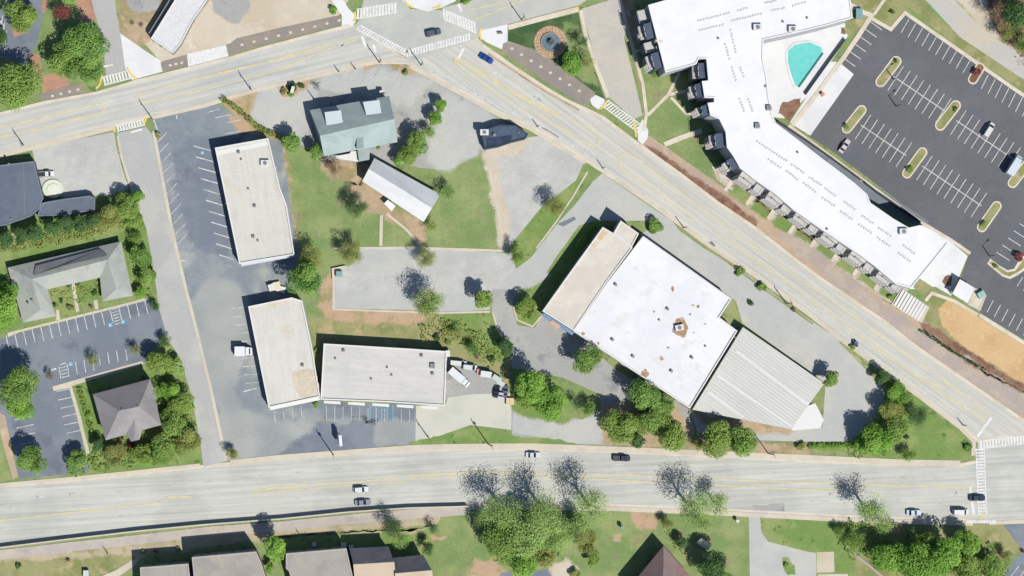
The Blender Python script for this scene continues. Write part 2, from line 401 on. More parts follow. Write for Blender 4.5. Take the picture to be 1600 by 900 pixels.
# --- big worn lot in the west ------------------------------------------------
lay("parking_lot", "worn blue grey parking lot around the two long white roofed shops", "parking lot", LOTA,
    [(238, 184), (343, 163), (362, 178), (404, 212), (440, 222), (466, 400), (452, 470), (475, 470), (503, 630), (650, 632), (648, 690), (560, 704), (450, 712), (356, 720),
     (328, 610), (300, 500), (275, 400), (252, 280)])
lay("pale_wear", "paler worn strip of the parking lot beside the side street", "asphalt", LOTP,
    [[(297, 478), (330, 440), (370, 450), (384, 480), (392, 540), (365, 590), (372, 640), (420, 660), (470, 662), (500, 655), (540, 700), (450, 708), (380, 714), (352, 690), (330, 600), (306, 512)],
     [(560, 660), (640, 650), (645, 684), (575, 692)]], jag=.8)
lay("sealed_patch", "darker sealed asphalt near the highway entrance", "asphalt", LOTD,
    [[(500, 664), (580, 664), (582, 698), (440, 712), (470, 690)], [(374, 215), (300, 220), (276, 240), (286, 330), (300, 372), (350, 400), (352, 340), (338, 260)],
     [(505, 632), (640, 636), (640, 652), (510, 648)]], jag=.6)
lay("planting_corner", "reddish mulched corner beside the olive hedge", "planting bed", CLAY,
    [[(348, 153), (408, 144), (398, 178), (388, 190), (366, 175)], [(362, 185), (372, 186), (408, 208), (375, 206)]], jag=.2)
# --- restaurant forecourt ----------------------------------------------------
lay("restaurant_lot", "worn grey parking lot around the teal roofed restaurant", "parking lot", LOTG,
    [(408, 140), (470, 125), (560, 104), (630, 92), (700, 130), (760, 172), (800, 200), (760, 205), (755, 238), (700, 266), (655, 262), (630, 255), (612, 262), (590, 246), (560, 254),
     (508, 248), (476, 230), (430, 205), (390, 190), (404, 160)])
lay("blue_wear", "bluer asphalt by the restaurant entrance", "asphalt", LOTB,
    [[(410, 142), (470, 128), (490, 134), (484, 190), (470, 215), (430, 200), (398, 180)], [(600, 110), (670, 128), (640, 160), (560, 140), (500, 130)],
     [(700, 150), (770, 190), (748, 210), (740, 240), (700, 262), (672, 250), (690, 200)]], jag=.6)
lay("island_bed", "brown bed with yellow shrubs at the restaurant entrance", "planting bed", CLAY,
    [[(432, 136), (460, 128), (488, 122), (478, 140), (455, 152), (440, 150)], [(626, 108), (642, 104), (650, 112), (636, 118), (624, 118)]], jag=.1)
lay("concrete_apron", "pale concrete apron beside the restaurant lot", "concrete", TAN, [(504, 112), (568, 96), (572, 106), (530, 116), (506, 120)])
lay("sandy_patch", "sandy brown patch at the crossing corner", "bare soil", DIRT, [(568, 92), (630, 82), (640, 96), (632, 106), (600, 96), (572, 108)], jag=.3)
# --- north west block --------------------------------------------------------
lay("beige_yard", "wide beige concrete yard north of the street", "concrete yard", BEI,
    [(186, -40), (560, -40), (545, 0), (528, 26), (440, 44), (352, 70), (290, 86), (252, 98), (228, 70), (205, 62), (192, 52)])
lay("brown_yard", "brown gravel yard beside the white roofed building at the top", "gravel yard", DIRT,
    [(190, -10), (262, -10), (232, 58), (217, 72), (192, 52)], jag=.2)
lay("asphalt_patch", "grey asphalt patch in the beige concrete yard", "asphalt", LOTG,
    [[(196, -20), (250, -20), (246, 14), (218, 18), (204, 10)], [(335, -20), (392, -20), (384, 18), (372, 33), (356, 30), (336, 14)]], jag=.2)
lay("parking_lot", "dark parking lot at the top left corner", "parking lot", LOTD,
    [(-40, -40), (66, -40), (68, 18), (60, 60), (48, 90), (40, 108), (20, 95), (-40, 80)])
lay("brick_apron", "orange brick apron under the big tree by the street", "brick paving", BRK,
    [[(16, 36), (28, 30), (40, 52), (22, 58)], [(44, 86), (62, 84), (66, 118), (56, 116)], [(66, 118), (104, 112), (108, 134), (66, 146)], [(64, -30), (78, -30), (74, 16), (66, 20)], [(108, -30), (140, -30), (150, 30), (130, 34)]])
lay("lot_west", "pale cracked parking lot in the corner of street and side street", "parking lot", LOTL,
    [(50, 232), (178, 206), (182, 230), (196, 280), (206, 300), (160, 306), (130, 306), (100, 308), (66, 300), (56, 262)])
lay("hedge_bank", "yellow green bank north of the courtyard building", "grass", GRf,
    [(-40, 340), (60, 330), (150, 320), (216, 290), (228, 340), (240, 440), (248, 478), (232, 470), (208, 462), (190, 378), (120, 385), (12, 416), (28, 505), (-40, 530)], jag=.3)
lay("courtyard_garden", "garden inside the U shaped grey roofed building", "garden", GRf,
    [(70, 448), (158, 430), (165, 472), (90, 496)], jag=.1)
lay("garden_path", "narrow pinkish path through the courtyard garden", "path", TAN, [[(111, 440), (116, 439), (124, 486), (119, 488)], [(88, 484), (92, 484), (94, 500), (88, 500)], [(146, 470), (152, 468), (154, 482), (149, 484)]])
lay("parking_lot", "blue grey parking lot below the U shaped building", "parking lot", LOTD,
    [(-40, 540), (12, 526), (232, 468), (252, 490), (258, 524), (228, 566), (112, 602), (122, 660), (140, 738), (30, 748), (22, 700), (-2, 640), (-40, 600)])
lay("pale_path", "pinkish walk along the left edge of the blue grey lot", "path", TANB, [(-40, 590), (0, 645), (8, 650), (28, 745), (20, 750), (-2, 668), (-40, 640)])
lay("lawn", "lawn at the bottom left corner of the hip roofed house block", "lawn", GRl, [(-40, 668), (0, 680), (18, 750), (-40, 758)])
lay("house_lawn", "lawn around the hip roofed house", "lawn", GRf,
    [(114, 602), (228, 568), (258, 524), (282, 560), (300, 620), (312, 700), (318, 728), (200, 742), (104, 750), (102, 742), (140, 738), (124, 660)], jag=.1)
lay("light_walk", "cream walk along the edge of the blue grey lot", "path", TAN,
    [[(82, 604), (222, 564), (225, 569), (112, 603), (126, 650), (141, 712), (136, 713), (120, 650), (108, 606), (84, 611)], [(12, 520), (212, 470), (230, 463), (232, 469), (30, 519), (12, 527)]])
# --- south side --------------------------------------------------------------
lay("bare_strip", "sandy strip between the sidewalk and the southern houses", "bare soil", GRAV,
    [(-40, 872), (150, 862), (330, 838), (450, 826), (560, 818), (640, 806), (700, 808), (660, 826), (450, 836), (330, 850), (200, 872), (150, 880), (-40, 890)], jag=.3)
lay("back_lawn", "green strip behind the southern row houses", "grass", GRf, [(430, 846), (560, 832), (680, 826), (690, 845), (668, 870), (600, 852), (450, 858)], jag=.25)
lay("lawn", "lawn left of the southern row houses", "lawn", GRo, [(-40, 884), (120, 876), (205, 872), (190, 890), (160, 900), (-40, 930)], jag=.25)
lay("pale_path", "pale curved path leading to the southern row houses", "path", TAN, [(155, 902), (180, 892), (205, 876), (218, 872), (212, 882), (190, 898), (170, 908)])
lay("house_lawn", "wide lawn around the brown hip roofed house", "lawn", GRl,
    [(690, 800), (800, 796), (980, 800), (1170, 806), (1174, 920), (640, 920), (670, 868)], jag=.1)
lay("clay_patch", "reddish bare clay patches in the southern lawns", "bare soil", CLAY,
    [[(990, 800), (1024, 800), (1020, 822), (996, 818)], [(745, 880), (772, 876), (790, 905), (730, 905)], [(960, 836), (972, 834), (970, 846), (958, 846)], [(672, 836), (700, 838), (690, 845), (676, 844)]], jag=.5)
lay("yard_slab", "small blue grey slab beneath the big pale trees", "asphalt", LOTD, [[(782, 895), (800, 892), (800, 915), (780, 915)], [(826, 893), (862, 888), (868, 910), (824, 910)]])
lay("sand_patch", "pale sandy patch beside the big pale trees", "bare soil", BEI, [(862, 882), (885, 878), (900, 892), (896, 910), (868, 910)], jag=.4)
lay("driveway", "grey driveway widening below the highway", "driveway", LOTB,
    [(1170, 806), (1187, 806), (1190, 832), (1200, 846), (1222, 852), (1262, 862), (1275, 864), (1276, 920), (1172, 920)])
lay("island_grass", "small grass oval in the grey driveway", "grass", GRf, [(1222, 872), (1230, 870), (1242, 884), (1243, 898), (1232, 899), (1224, 888)], jag=.1)
lay("garden_lawn", "rich green lawn right of the grey driveway", "lawn", GRf,
    [(1190, 812), (1300, 818), (1330, 825), (1360, 900), (1310, 910), (1304, 864), (1276, 862), (1222, 850), (1200, 840)], jag=.2)
lay("patio_slab", "square cream patio slab beside the grey driveway", "patio", BEI, [[(1276, 863), (1303, 862), (1304, 894), (1276, 895)], [(1278, 897), (1325, 897), (1325, 920), (1278, 920)]])
lay("scrub_bank", "dry scrubby bank under the trees at the lower right", "grass", GRo, [(1330, 818), (1560, 818), (1592, 850), (1560, 890), (1560, 920), (1350, 920)], jag=.3)
lay("parking_lot", "dark parking lot in the bottom right corner", "parking lot", LOTD, [(1566, 818), (1660, 812), (1660, 930), (1568, 930), (1572, 890), (1598, 860)])
# --- apartment grounds ---------------------------------------------------------
lay("lawn", "lawns west of the apartment building", "lawn", GRl, [(984, 20), (1010, 30), (1050, 110), (1100, 100), (1120, 180), (1160, 270), (1190, 300), (1120, 270), (1040, 222), (1008, 214), (1000, 110)])
lay("lane", "beige lane west of the apartment building", "lane", M("lane_concrete", (214, 206, 192), (206, 202, 192), s=.08, a1=.05, a2=.08),
    [(908, 14), (966, -4), (985, 20), (975, 60), (990, 120), (1004, 180), (990, 186), (952, 152), (930, 90)])
lay("mulch_bed", "narrow brown mulch bed along the apartment walk", "planting bed", DIRT,
    [[(976, -10), (990, -10), (998, 40), (1010, 90), (1002, 84), (988, 50)], [(966, -10), (974, -10), (1000, 90), (1000, 150), (994, 110)]], jag=.15)
lay("courtyard_deck", "white pool deck in the apartment courtyard", "deck", WHT,
    [(1186, 66), (1320, 36), (1325, 56), (1262, 150), (1225, 185), (1200, 182)])
lay("mulch_bed", "brown mulch bed below the pool deck", "planting bed", MULCH, [[(1222, 160), (1251, 154), (1250, 166), (1234, 189), (1216, 176)], [(1244, 192), (1262, 206), (1259, 209), (1242, 197)], [(1314, 42), (1330, 44), (1320, 54), (1314, 52)]], jag=.1)
lay("verge", "dry grass verge beside the upper right lane", "grass", GRo, [[(1324, -20), (1440, -20), (1418, 14), (1392, 44), (1365, 26), (1345, 40), (1328, 62), (1318, 44), (1330, 30)], [(1415, 6), (1432, -4), (1480, 40), (1560, 92), (1640, 150), (1640, 172), (1580, 130), (1500, 78)]])
lay("parking_lot", "fresh dark parking lot beside the apartment building", "parking lot", LOTN,
    [(1356, 30), (1366, 30), (1392, 44), (1413, 22), (1500, 82), (1580, 138), (1680, 200), (1680, 640), (1600, 530), (1532, 490), (1520, 452), (1500, 436), (1514, 398), (1480, 372),
     (1380, 296), (1300, 236), (1262, 212), (1330, 116), (1312, 98)])
lay("drop_off", "white concrete drop off between pool and parking lot", "driveway", WHT, [(1296, 96), (1311, 97), (1334, 116), (1266, 212), (1234, 192)])
lay("lane", "pale concrete lane at the upper right", "lane", M("lane_pale", (206, 204, 196), (216, 206, 186), s=.08, a1=.05, a2=.07),
    [(1428, -20), (1472, -20), (1530, 40), (1600, 92), (1660, 130), (1660, 160), (1590, 118), (1500, 58)])
lay("sand_bank", "pale sandy bank right of the upper lane", "sand", BEI, [(1478, -20), (1550, -20), (1556, 30), (1592, 76), (1660, 110), (1660, 126), (1595, 88), (1530, 36)], jag=.4)
lay("wood_floor", "brown leaf littered ground under the upper right trees", "bare soil", MULCH, [(1546, -20), (1660, -20), (1660, 108), (1600, 84), (1556, 36)], jag=.5)
lay("service_strip", "shaded paved strip along the parking side of the apartment building", "paving", LOTD, [(1210, 186), (1262, 218), (1345, 276), (1452, 346), (1442, 358), (1380, 326), (1300, 270), (1256, 232), (1204, 198)])
lay("terrace", "white paved terrace at the end of the apartment building", "terrace", WHT,
    [(1440, 350), (1484, 376), (1512, 400), (1498, 434), (1486, 462), (1462, 448), (1424, 452), (1392, 440)])
lay("lawn", "little square lawn at the apartment end terrace", "lawn", GRo, [[(1434, 433), (1460, 450), (1449, 466), (1427, 449)], [(1490, 382), (1500, 380), (1514, 394), (1512, 398)]])
lay("mulch_bed", "round brown bed on the apartment end terrace", "planting bed", MULCH, [[(1476, 432), (1482, 429), (1488, 432), (1486, 446), (1478, 448), (1472, 440)]])
lay("corner_pad", "cream concrete corner below the white pavilion", "concrete", BEI, [(1523, 450), (1538, 455), (1540, 464), (1532, 486), (1512, 476)])
lay("sand_field", "orange sand lot between trail and parking lot", "sand lot", SAND,
    [(1464, 486), (1480, 468), (1520, 490), (1600, 540), (1680, 590), (1680, 650), (1600, 602), (1560, 580), (1500, 540), (1466, 508)])
lay("dry_edge", "straw coloured edges of the orange sand lot", "grass", GRo, [[(1452, 476), (1460, 478), (1468, 512), (1520, 556), (1600, 606), (1600, 612), (1540, 584), (1470, 535), (1452, 510)], [(1458, 458), (1478, 464), (1466, 482), (1456, 472)]], jag=.2)
lay("patio_walk", "pinkish planting and patio band along the apartment front", "patio", M("patio_pink", (206, 192, 176), (224, 216, 202), s=.3, lo=.45, hi=.55, a1=.08, a2=.14),
    [(1112, 260), (1150, 262), (1180, 284), (1285, 360), (1370, 418), (1420, 452), (1400, 478), (1360, 455), (1250, 378), (1160, 312), (1120, 280)])
lay("trail", "wide sandy trail between the avenue and the apartments", "trail", TANB,
    [(1002, 226), (1014, 212), (1050, 236), (1120, 286), (1200, 342), (1260, 384), (1340, 440), (1400, 482), (1450, 505), (1480, 545), (1560, 592), (1680, 660), (1680, 700),
     (1600, 658), (1520, 604), (1430, 544), (1380, 504), (1278, 434), (1178, 357), (1120, 319), (1060, 273)], jag=.05)
lay("trail_paving", "greyish worn stretches of the trail", "paving", M("trail_grey", (190, 178, 168), (204, 188, 170), s=.12, a1=.08, a2=.1),
    [[(1218, 368), (1240, 372), (1300, 418), (1400, 492), (1470, 540), (1600, 618), (1680, 662), (1680, 684), (1600, 644), (1500, 585), (1400, 510), (1300, 440)]], jag=.3)
lay("mulch_bed", "dark brown mulch strip along the kerb of the avenue", "planting bed", MULCH,
    [[(1012, 230), (1030, 240), (1070, 268), (1130, 308), (1180, 346), (1178, 352), (1120, 315), (1060, 271), (1020, 243)],
     [(1440, 505), (1480, 530), (1600, 604), (1600, 610), (1520, 568), (1450, 520)]], jag=.2)
MG = []; MM = []
for n in range(8):
    x, y = 1138+n*33.4, 288+n*22.0
    if n in (3,): x -= 2
    MG.append([(x+5, y+15), (x+12, y+6), (x+31, y+18), (x+25, y+28)]); MM.append([(x+12, y+3), (x+16, y), (x+36, y+14), (x+33, y+19)])
lay("lawn_patch", "eight small lawn patches between the apartment garden paths", "lawn", GRf, MG, jag=.2)
lay("mulch_bed", "brown mulch strips above the small lawn patches", "planting bed", MULCH, MM, jag=.2)

def grow(poly, d): return offs(ccw(poly), -d, True)
# --- roads -----------------------------------------------------------------------
HT = [(-60, 768), (0, 762), (100, 754), (200, 744), (320, 731), (450, 718), (560, 710), (640, 706), (700, 704), (830, 703), (960, 708), (1100, 714), (1280, 724), (1400, 727), (1500, 729), (1528, 724), (1528, 690), (1545, 655), (1700, 720)]
HB = [(1700, 812), (1560, 812), (1520, 811), (1400, 808), (1280, 803), (1150, 796), (1060, 791), (960, 788), (830, 786), (730, 786), (640, 789), (548, 795), (440, 805), (320, 816), (216, 825), (105, 838), (0, 851), (-60, 860)]
lay("gutter", "cream gutter edging the highway", "gutter", KERB, grow(HT[:-3]+[(1700, 700)]+HB, 5))
road = lay("road", "five lane pale asphalt highway across the bottom", "road", ROAD1, HT+HB)
AVN = [(735, 55), (752, 72), (800, 106), (850, 139), (882, 158), (940, 185), (998, 229), (1060, 273), (1120, 319), (1178, 358), (1240, 407), (1280, 437), (1380, 504), (1430, 544), (1520, 606), (1600, 661), (1650, 690)]
AVS = [(1570, 680), (1529, 686), (1500, 663), (1440, 617), (1380, 573), (1320, 531), (1260, 483), (1180, 426), (1110, 379), (1040, 327), (930, 257), (860, 211), (780, 173), (720, 139), (636, 96)]
lay("gutter", "cream gutter edging the avenue", "gutter", KERB, grow(AVN+AVS, 5))
lay("road", "pale four lane avenue running diagonally to the lower right", "road", ROAD2, AVN+AVS)
STN = [(-60, 192), (0, 180), (66, 163), (148, 148), (206, 131), (256, 119), (360, 93), (410, 78), (470, 62), (520, 49), (552, 42)]
STS = [(640, 98), (568, 96), (508, 111), (432, 129), (392, 139), (320, 161), (232, 180), (180, 194), (140, 204), (50, 226), (0, 238), (-60, 250)]
lay("gutter", "cream gutter edging the street", "gutter", KERB, grow(STN+STS, 4))
lay("road", "pale street running from the crossing to the upper left", "road", ROAD3, STN+STS)
lay("road", "pale street leaving the crossing at the top edge", "road", BOX, [(690, 12), (740, 0), (790, -30), (960, -30), (905, 8), (860, 20), (793, 38), (750, 50), (735, 55)])
lay("road", "crossing surface where the four streets meet", "road crossing", BOX,
    [(552, 42), (562, 30), (574, -30), (622, -30), (640, 14), (690, 16), (728, 30), (752, 56), (740, 62), (640, 98), (630, 84)])
lay("side_street", "narrow concrete side street running down to the highway", "road", ROADS,
    [(182, 208), (228, 198), (238, 210), (250, 270), (266, 356), (288, 450), (306, 520), (330, 620), (348, 700), (356, 720), (318, 730), (312, 690), (300, 620), (282, 560), (262, 530), (248, 480), (240, 420), (228, 355), (200, 284)])
lay("side_street", "wide side street entering from the top left", "road", ROADS, [(136, -30), (176, -30), (182, 20), (192, 70), (196, 112), (166, 120), (160, 60), (148, 20)])
lay("white_apron", "bright white concrete triangle on the corner of the top left side street", "concrete", WHT, [(188, 52), (205, 64), (228, 80), (250, 94), (254, 112), (206, 125), (196, 108)])
lay("corner_plaza", "bright white concrete corner in front of the park triangle", "concrete", WHT, [(750, 48), (793, 38), (793, 66), (786, 78), (760, 66), (749, 58)])
lay("corner_plaza", "white corner landing left of the crossing", "concrete", WHT, [(518, 0), (534, -4), (545, 14), (556, 24), (555, 36), (544, 42), (534, 40), (534, 24)])
lay("corner_plaza", "white corner landing above the crossing", "concrete", WHT, [(622, -20), (712, -20), (712, 2), (690, 12), (668, 18), (645, 12), (630, 2)])
lay("corner_landing", "white corner landing between avenue crosswalk and apartment walk", "concrete", WHT, [(921, 154), (934, 147), (945, 156), (944, 165), (935, 171), (925, 164)])
lay("corner_landing", "white corner landing at the lower end of the avenue crosswalk", "concrete", WHT, [(996, 200), (1004, 186), (1013, 204), (1012, 216), (1004, 226), (997, 220)])
lay("park_triangle", "dark green grass triangle around the fountain", "grass", GRd, [(795, 46), (904, 20), (909, 50), (945, 155), (930, 148), (868, 98), (840, 78), (793, 66)])
lay("park_wear", "duller olive grass around the little park trees", "grass", GRl, [[(885, 40), (900, 44), (915, 80), (930, 128), (905, 118), (888, 80)]], jag=.4)
lay("paver_trail", "grey paver trail along the park triangle", "trail", PAVT, [(786, 68), (795, 64), (840, 80), (868, 98), (930, 145), (924, 153), (915, 166), (868, 138), (784, 80)])
lay("paver_trail", "grey paver trail along the north kerb of the street", "trail", PAVT, [(354, 72), (370, 60), (440, 43), (530, 24), (534, 38), (470, 55), (410, 70), (356, 86)])
lay("paver_trail", "short grey paver trail between the driveway crossing and white apron", "trail", PAVT, [(253, 96), (292, 85), (294, 103), (255, 112)])
lay("paver_trail", "grey paver trail below the big tree", "trail", PAVT, [(62, 148), (100, 136), (128, 131), (130, 145), (66, 162)])
lay("driveway_crossing", "white striped driveway crossing on the paver trail", "crossing", WHT, [(292, 84), (353, 70), (357, 88), (294, 104)])
lay("road_patch", "grey asphalt repair in the outer highway lane", "asphalt", LOTG, [(1175, 789), (1200, 790), (1202, 787), (1225, 786), (1226, 799), (1178, 797)])
lay("road_patch", "dark repair in the driveway near the empty lot", "asphalt", LOTD, [[(870, 350), (898, 338), (900, 343), (880, 354)], [(1105, 380), (1112, 376), (1118, 384), (1112, 388)]])

# --- raised walks and kerbs ---------------------------------------------------------
g = G()
strip(g, [(-60, 763), (0, 758), (100, 749), (200, 739), (312, 727)], 6, -.1, .13)
strip(g, [(360, 723), (450, 714), (560, 706), (640, 700), (700, 698), (830, 697), (960, 702), (1100, 708), (1280, 716), (1400, 722), (1500, 724)], 9, -.1, .13)
g.build("sidewalk", TAN, label="sandy concrete sidewalk along the north side of the highway", cat="sidewalk", kind='structure')
g = G(); strip(g, [(-60, 876), (0, 867), (105, 855), (216, 843), (330, 830), (440, 822), (560, 810), (640, 803), (730, 797)], 15, -.1, .13)
g.build("sidewalk", M("walk_grey_pink", (200, 192, 182), (210, 200, 184), s=.1, a1=.07, a2=.1, c3=(186, 178, 172), s3=.12), label="wide greyish walk south of the low roadside wall", cat="sidewalk", kind='structure')
g = G(); strip(g, [(730, 793), (830, 793), (960, 795), (1060, 799), (1150, 803), (1280, 810), (1400, 815), (1520, 818)], 7, -.1, .13)
strip(g, [(1545, 817), (1600, 815), (1700, 815)], 6, -.1, .13)
g.build("sidewalk", TAN, label="sandy concrete sidewalk along the south side of the highway", cat="sidewalk", kind='structure')
g = G(); strip(g, [(640, 103), (720, 146), (780, 180), (830, 202), (915, 254)], 6, -.1, .13); strip(g, [(962, 280), (1036, 331), (1070, 356), (1110, 385), (1180, 431), (1260, 488), (1320, 535), (1380, 578), (1440, 622), (1500, 668), (1522, 690), (1520, 712)], 6, -.1, .13)
g.build("sidewalk", TAN, label="sandy sidewalk along the lower left side of the avenue", cat="sidewalk", kind='structure')
g = G(); strip(g, [(-60, 255), (0, 243), (50, 231), (140, 209), (180, 199)], 7, -.1, .13); strip(g, [(236, 184), (320, 165), (392, 143), (432, 133), (508, 116), (566, 101), (632, 90)], 6, -.1, .13)
g.build("sidewalk", TAN, label="sandy sidewalk along the south side of the street", cat="sidewalk", kind='structure')
g = G(); strip(g, [(794, 43), (850, 28), (904, 14)], 8, -.1, .13); strip(g, [(907, 16), (915, 55), (932, 105), (950, 152)], 6, -.1, .13)
g.build("sidewalk", KERB, label="cream walk around the fountain triangle", cat="sidewalk", kind='structure')
g = G(); strip(g, [(240, 205), (252, 270), (268, 356), (290, 450), (308, 520), (332, 620), (349, 700), (354, 716)], 5, -.1, .13); strip(g, [(184, 212), (190, 245), (202, 284), (208, 300)], 4, -.1, .13)
g.build("kerb_walk", TAN, label="sandy kerb strip between the side street and the worn lot", cat="kerb", kind='structure')
g = G(); strip(g, [(752, 69), (800, 103), (850, 136), (882, 155), (928, 179)], 4, -.1, .14); strip(g, [(1000, 226), (1060, 270), (1120, 316), (1178, 355), (1240, 404), (1280, 434), (1380, 501), (1430, 541), (1520, 603), (1600, 658), (1680, 706)], 4, -.1, .14)
strip(g, [(-60, 189), (0, 177), (66, 160), (148, 145)], 3, -.1, .14); strip(g, [(206, 128), (256, 116), (360, 90), (410, 75), (470, 59), (520, 46), (546, 40)], 4, -.1, .14)
g.build("kerb", KERB, label="cream concrete kerbs on the far side of street and avenue", cat="kerb", kind='structure')
g = G(); strip(g, [(763, 84), (800, 109), (850, 142), (905, 172)], 3, -.1, .10)
g.build("earth_strip", DIRT, label="brown earth strip between kerb and paver trail", cat="planting bed", kind='structure')
g = G()
strip(g, [(966, -10), (990, 80), (1004, 130), (1010, 178), (1006, 205)], 5, -.1, .12)
strip(g, [(1012, 180), (1044, 148), (1062, 112)], 5, -.1, .11); strip(g, [(1044, 148), (1074, 142)], 5, -.1, .115); strip(g, [(1048, 152), (1072, 177), (1090, 178)], 4, -.1, .105)
strip(g, [(1038, 226), (1062, 216), (1096, 204)], 8, -.1, .12); strip(g, [(992, 80), (1012, 76)], 4, -.1, .116)
for n in range(8): strip(g, [(1138+n*33.4-5, 288+n*22.0+10), (1138+n*33.4+8, 288+n*22.0-10)], 5.5, -.1, .12)
strip(g, [(1132, 262), (1180, 296), (1290, 372), (1360, 420), (1398, 448)], 5, -.1, .117)
g.build("garden_walk", KERB, label="cream garden walks in front of the apartment building", cat="path", kind='structure')
g = G(); strip(g, [(1320, 2), (1350, 20), (1362, 24), (1340, 58), (1318, 90), (1280, 142), (1238, 196)], 7, -.1, .13); strip(g, [(1366, 22), (1384, -4)], 5, -.1, .125)
strip(g, [(1232, 196), (1270, 224), (1330, 268), (1390, 312), (1440, 348), (1484, 374), (1516, 396)], 5, -.1, .126)
strip(g, [(1360, 28), (1392, 46), (1414, 20), (1500, 80), (1580, 136), (1660, 190)], 5.5, -.1, .128)
strip(g, [(1530, 492), (1600, 536), (1680, 586)], 6, -.1, .13); strip(g, [(1446, 470), (1456, 458), (1490, 470), (1528, 492)], 5, -.1, .127)
g.build("sidewalk", KERB, label="cream walks and kerbs bordering the fresh dark parking lot", cat="sidewalk", kind='structure')
g = G(); strip(g, [(522, 388), (560, 388), (640, 387), (700, 389), (790, 392)], 4, -.1, .13); strip(g, [(521, 420), (521, 483), (600, 486), (690, 489), (766, 487)], 3, -.1, .13)
strip(g, [(757, 240), (764, 262), (771, 300), (786, 378)], 2.6, -.1, .12); strip(g, [(596, 336), (595, 384)], 5, -.1, .12); strip(g, [(604, 334), (632, 356), (660, 386)], 3.5, -.1, .125)
strip(g, [(770, 487), (776, 512), (796, 545)], 3, -.1, .12); strip(g, [(802, 478), (808, 500), (832, 510), (846, 494)], 2.5, -.1, .12)
strip(g, [(918, 268), (896, 306), (868, 348), (838, 388)], 2.5, -.1, .12)
g.build("kerb", TAN, label="sandy kerbs and steps around the parking terrace", cat="kerb", kind='structure')
g = G(); strip(g, [(1072, 362), (1110, 390), (1140, 412), (1200, 456), (1270, 506)], 3.2, -.1, .12); strip(g, [(1312, 534), (1350, 572), (1380, 606)], 3, -.1, .12)
g.build("verge_strip", GRo, label="narrow dry grass strip between the avenue walk and the service drive", cat="grass", kind='structure')

# --- paint ----------------------------------------------------------------------------
g = G()
crosswalk(g, (557, 22), (620, 12), 15, ZM, edges=True, skew=(0, 1)); crosswalk(g, (559, 42), (636, 84), 9, ZM, edges=True, pitch=4.5, bar=2.4, skew=(.72, -.69))
crosswalk(g, (634, 84), (735, 57), 9, ZM, edges=True, pitch=4.6, bar=2.6, skew=(0, 1)); crosswalk(g, (692, 22), (744, 44), 16, ZM, edges=True, pitch=5, bar=3, skew=(.1, .995))
crosswalk(g, (944, 160), (1006, 206), 13, ZM+.01, edges=True, pitch=4.6, bar=2.6, skew=(.80, -.6))
crosswalk(g, (161, 127), (204, 116), 13, ZM+.01, edges=True, pitch=5); crosswalk(g, (182, 201), (226, 191), 9, ZM+.01, edges=True, pitch=5)
crosswalk(g, (1530, 695), (1640, 682), 12, ZM+.01, edges=True, pitch=5); crosswalk(g, (1531, 700), (1535, 806), 13, ZM+.016, edges=True, pitch=5, bar=2.8)
crosswalk(g, (1510, 815), (1556, 815), 5, .15, pitch=4, bar=3.6)
line(g, (1527, 682), (1549, 652), 4.5, ZM+.01); line(g, (1516, 760), (1521, 804), 4.5, ZM+.01)
line(g, (566, 57), (571, 73), 4.5, ZM); line(g, (583, 70), (587, 81), 4, ZM); line(g, (716, 92), (724, 76), 4, ZM); line(g, (716, 6), (721, 18), 4, ZM)
line(g, (162, 104), (176, 101), 3, ZM+.02); line(g, (204, 207), (222, 202), 3, ZM+.02); line(g, (530, 70), (537, 69), 4, ZM)
crosswalk(g, (294, 93), (355, 79), 17, ZM+.01, pitch=5.5, bar=3)
g.build("crosswalk_paint", PW, label="white striped crosswalks and stop lines at the street crossings", cat="crosswalk", kind='structure')
def arrow(g, x, y, ang, z, L=14, w_=2.2, turn=1):
    c, s = math.cos(ang), math.sin(ang)
    def q(a, b): return (x+a*c-b*s, y+a*s+b*c)
    line(g, q(-L/2, 0), q(L/2-4, 0), w_, z)
    g.flat(wp([q(L/2-5, -3.4), q(L/2+1, 0), q(L/2-5, 3.4)]), z)
    g.ribbon(wp([q(-1, 0), q(1, 3*turn), q(1, 6.5*turn)]), w_*S, z+.004)
g = G()
for x, y, a, t in ((776, 116, .56, 1), (840, 154, .56, 1), (532, 72, -.25, -1), (1492, 770, 0, 1), (1510, 636, .62, 1), (62, 776, 3.06, 1), (112, 771, 3.06, 1), (1300, 772, 3.14, 1)):
    arrow(g, x, y, a, ZM, turn=t)
for k in range(8): line(g, (724+k*15+14, 83+k*10+4), (724+k*15+22, 83+k*10+9), .9, ZM)
g.ribbon(wp([(664, 106), (720, 134), (780, 168), (860, 206), (925, 248)]), 1.6*S, ZM)
for (p0, p1) in (((660, 102), (930, 250)), ((1000, 292), (1510, 664))):
    line(g, (p0[0]+8, p0[1]-2), (p1[0]+4, p1[1]-6), 1.0, ZM)
def dashes(g, pts, w_, z, on=15, off=45):
    for a, b in zip(pts[:-1], pts[1:]):
        ux, uy, l = unit(a, b); t = 0
        while t < l:
            e = min(t+on, l); line(g, (a[0]+ux*t, a[1]+uy*t), (a[0]+ux*e, a[1]+uy*e), w_, z); t += on+off
dashes(g, [(0, 790), (200, 767), (400, 744), (640, 723), (900, 722), (1280, 742), (1500, 748)], 1.1, ZM)
dashes(g, [(0, 826), (200, 805), (400, 784), (640, 766), (900, 765), (1280, 783), (1500, 788)], 1.1, ZM)
dashes(g, [(780, 110), (900, 178), (1000, 250), (1200, 396), (1400, 538), (1540, 636)], 1.0, ZM)
dashes(g, [(740, 144), (860, 206), (1000, 300), (1200, 440), (1400, 582), (1500, 655)], 1.0, ZM)
g.build("road_paint", PWW, label="faded white lane dashes and turn arrows on the roads", cat="road markings", kind='structure')
g = G()
YZ = [0]
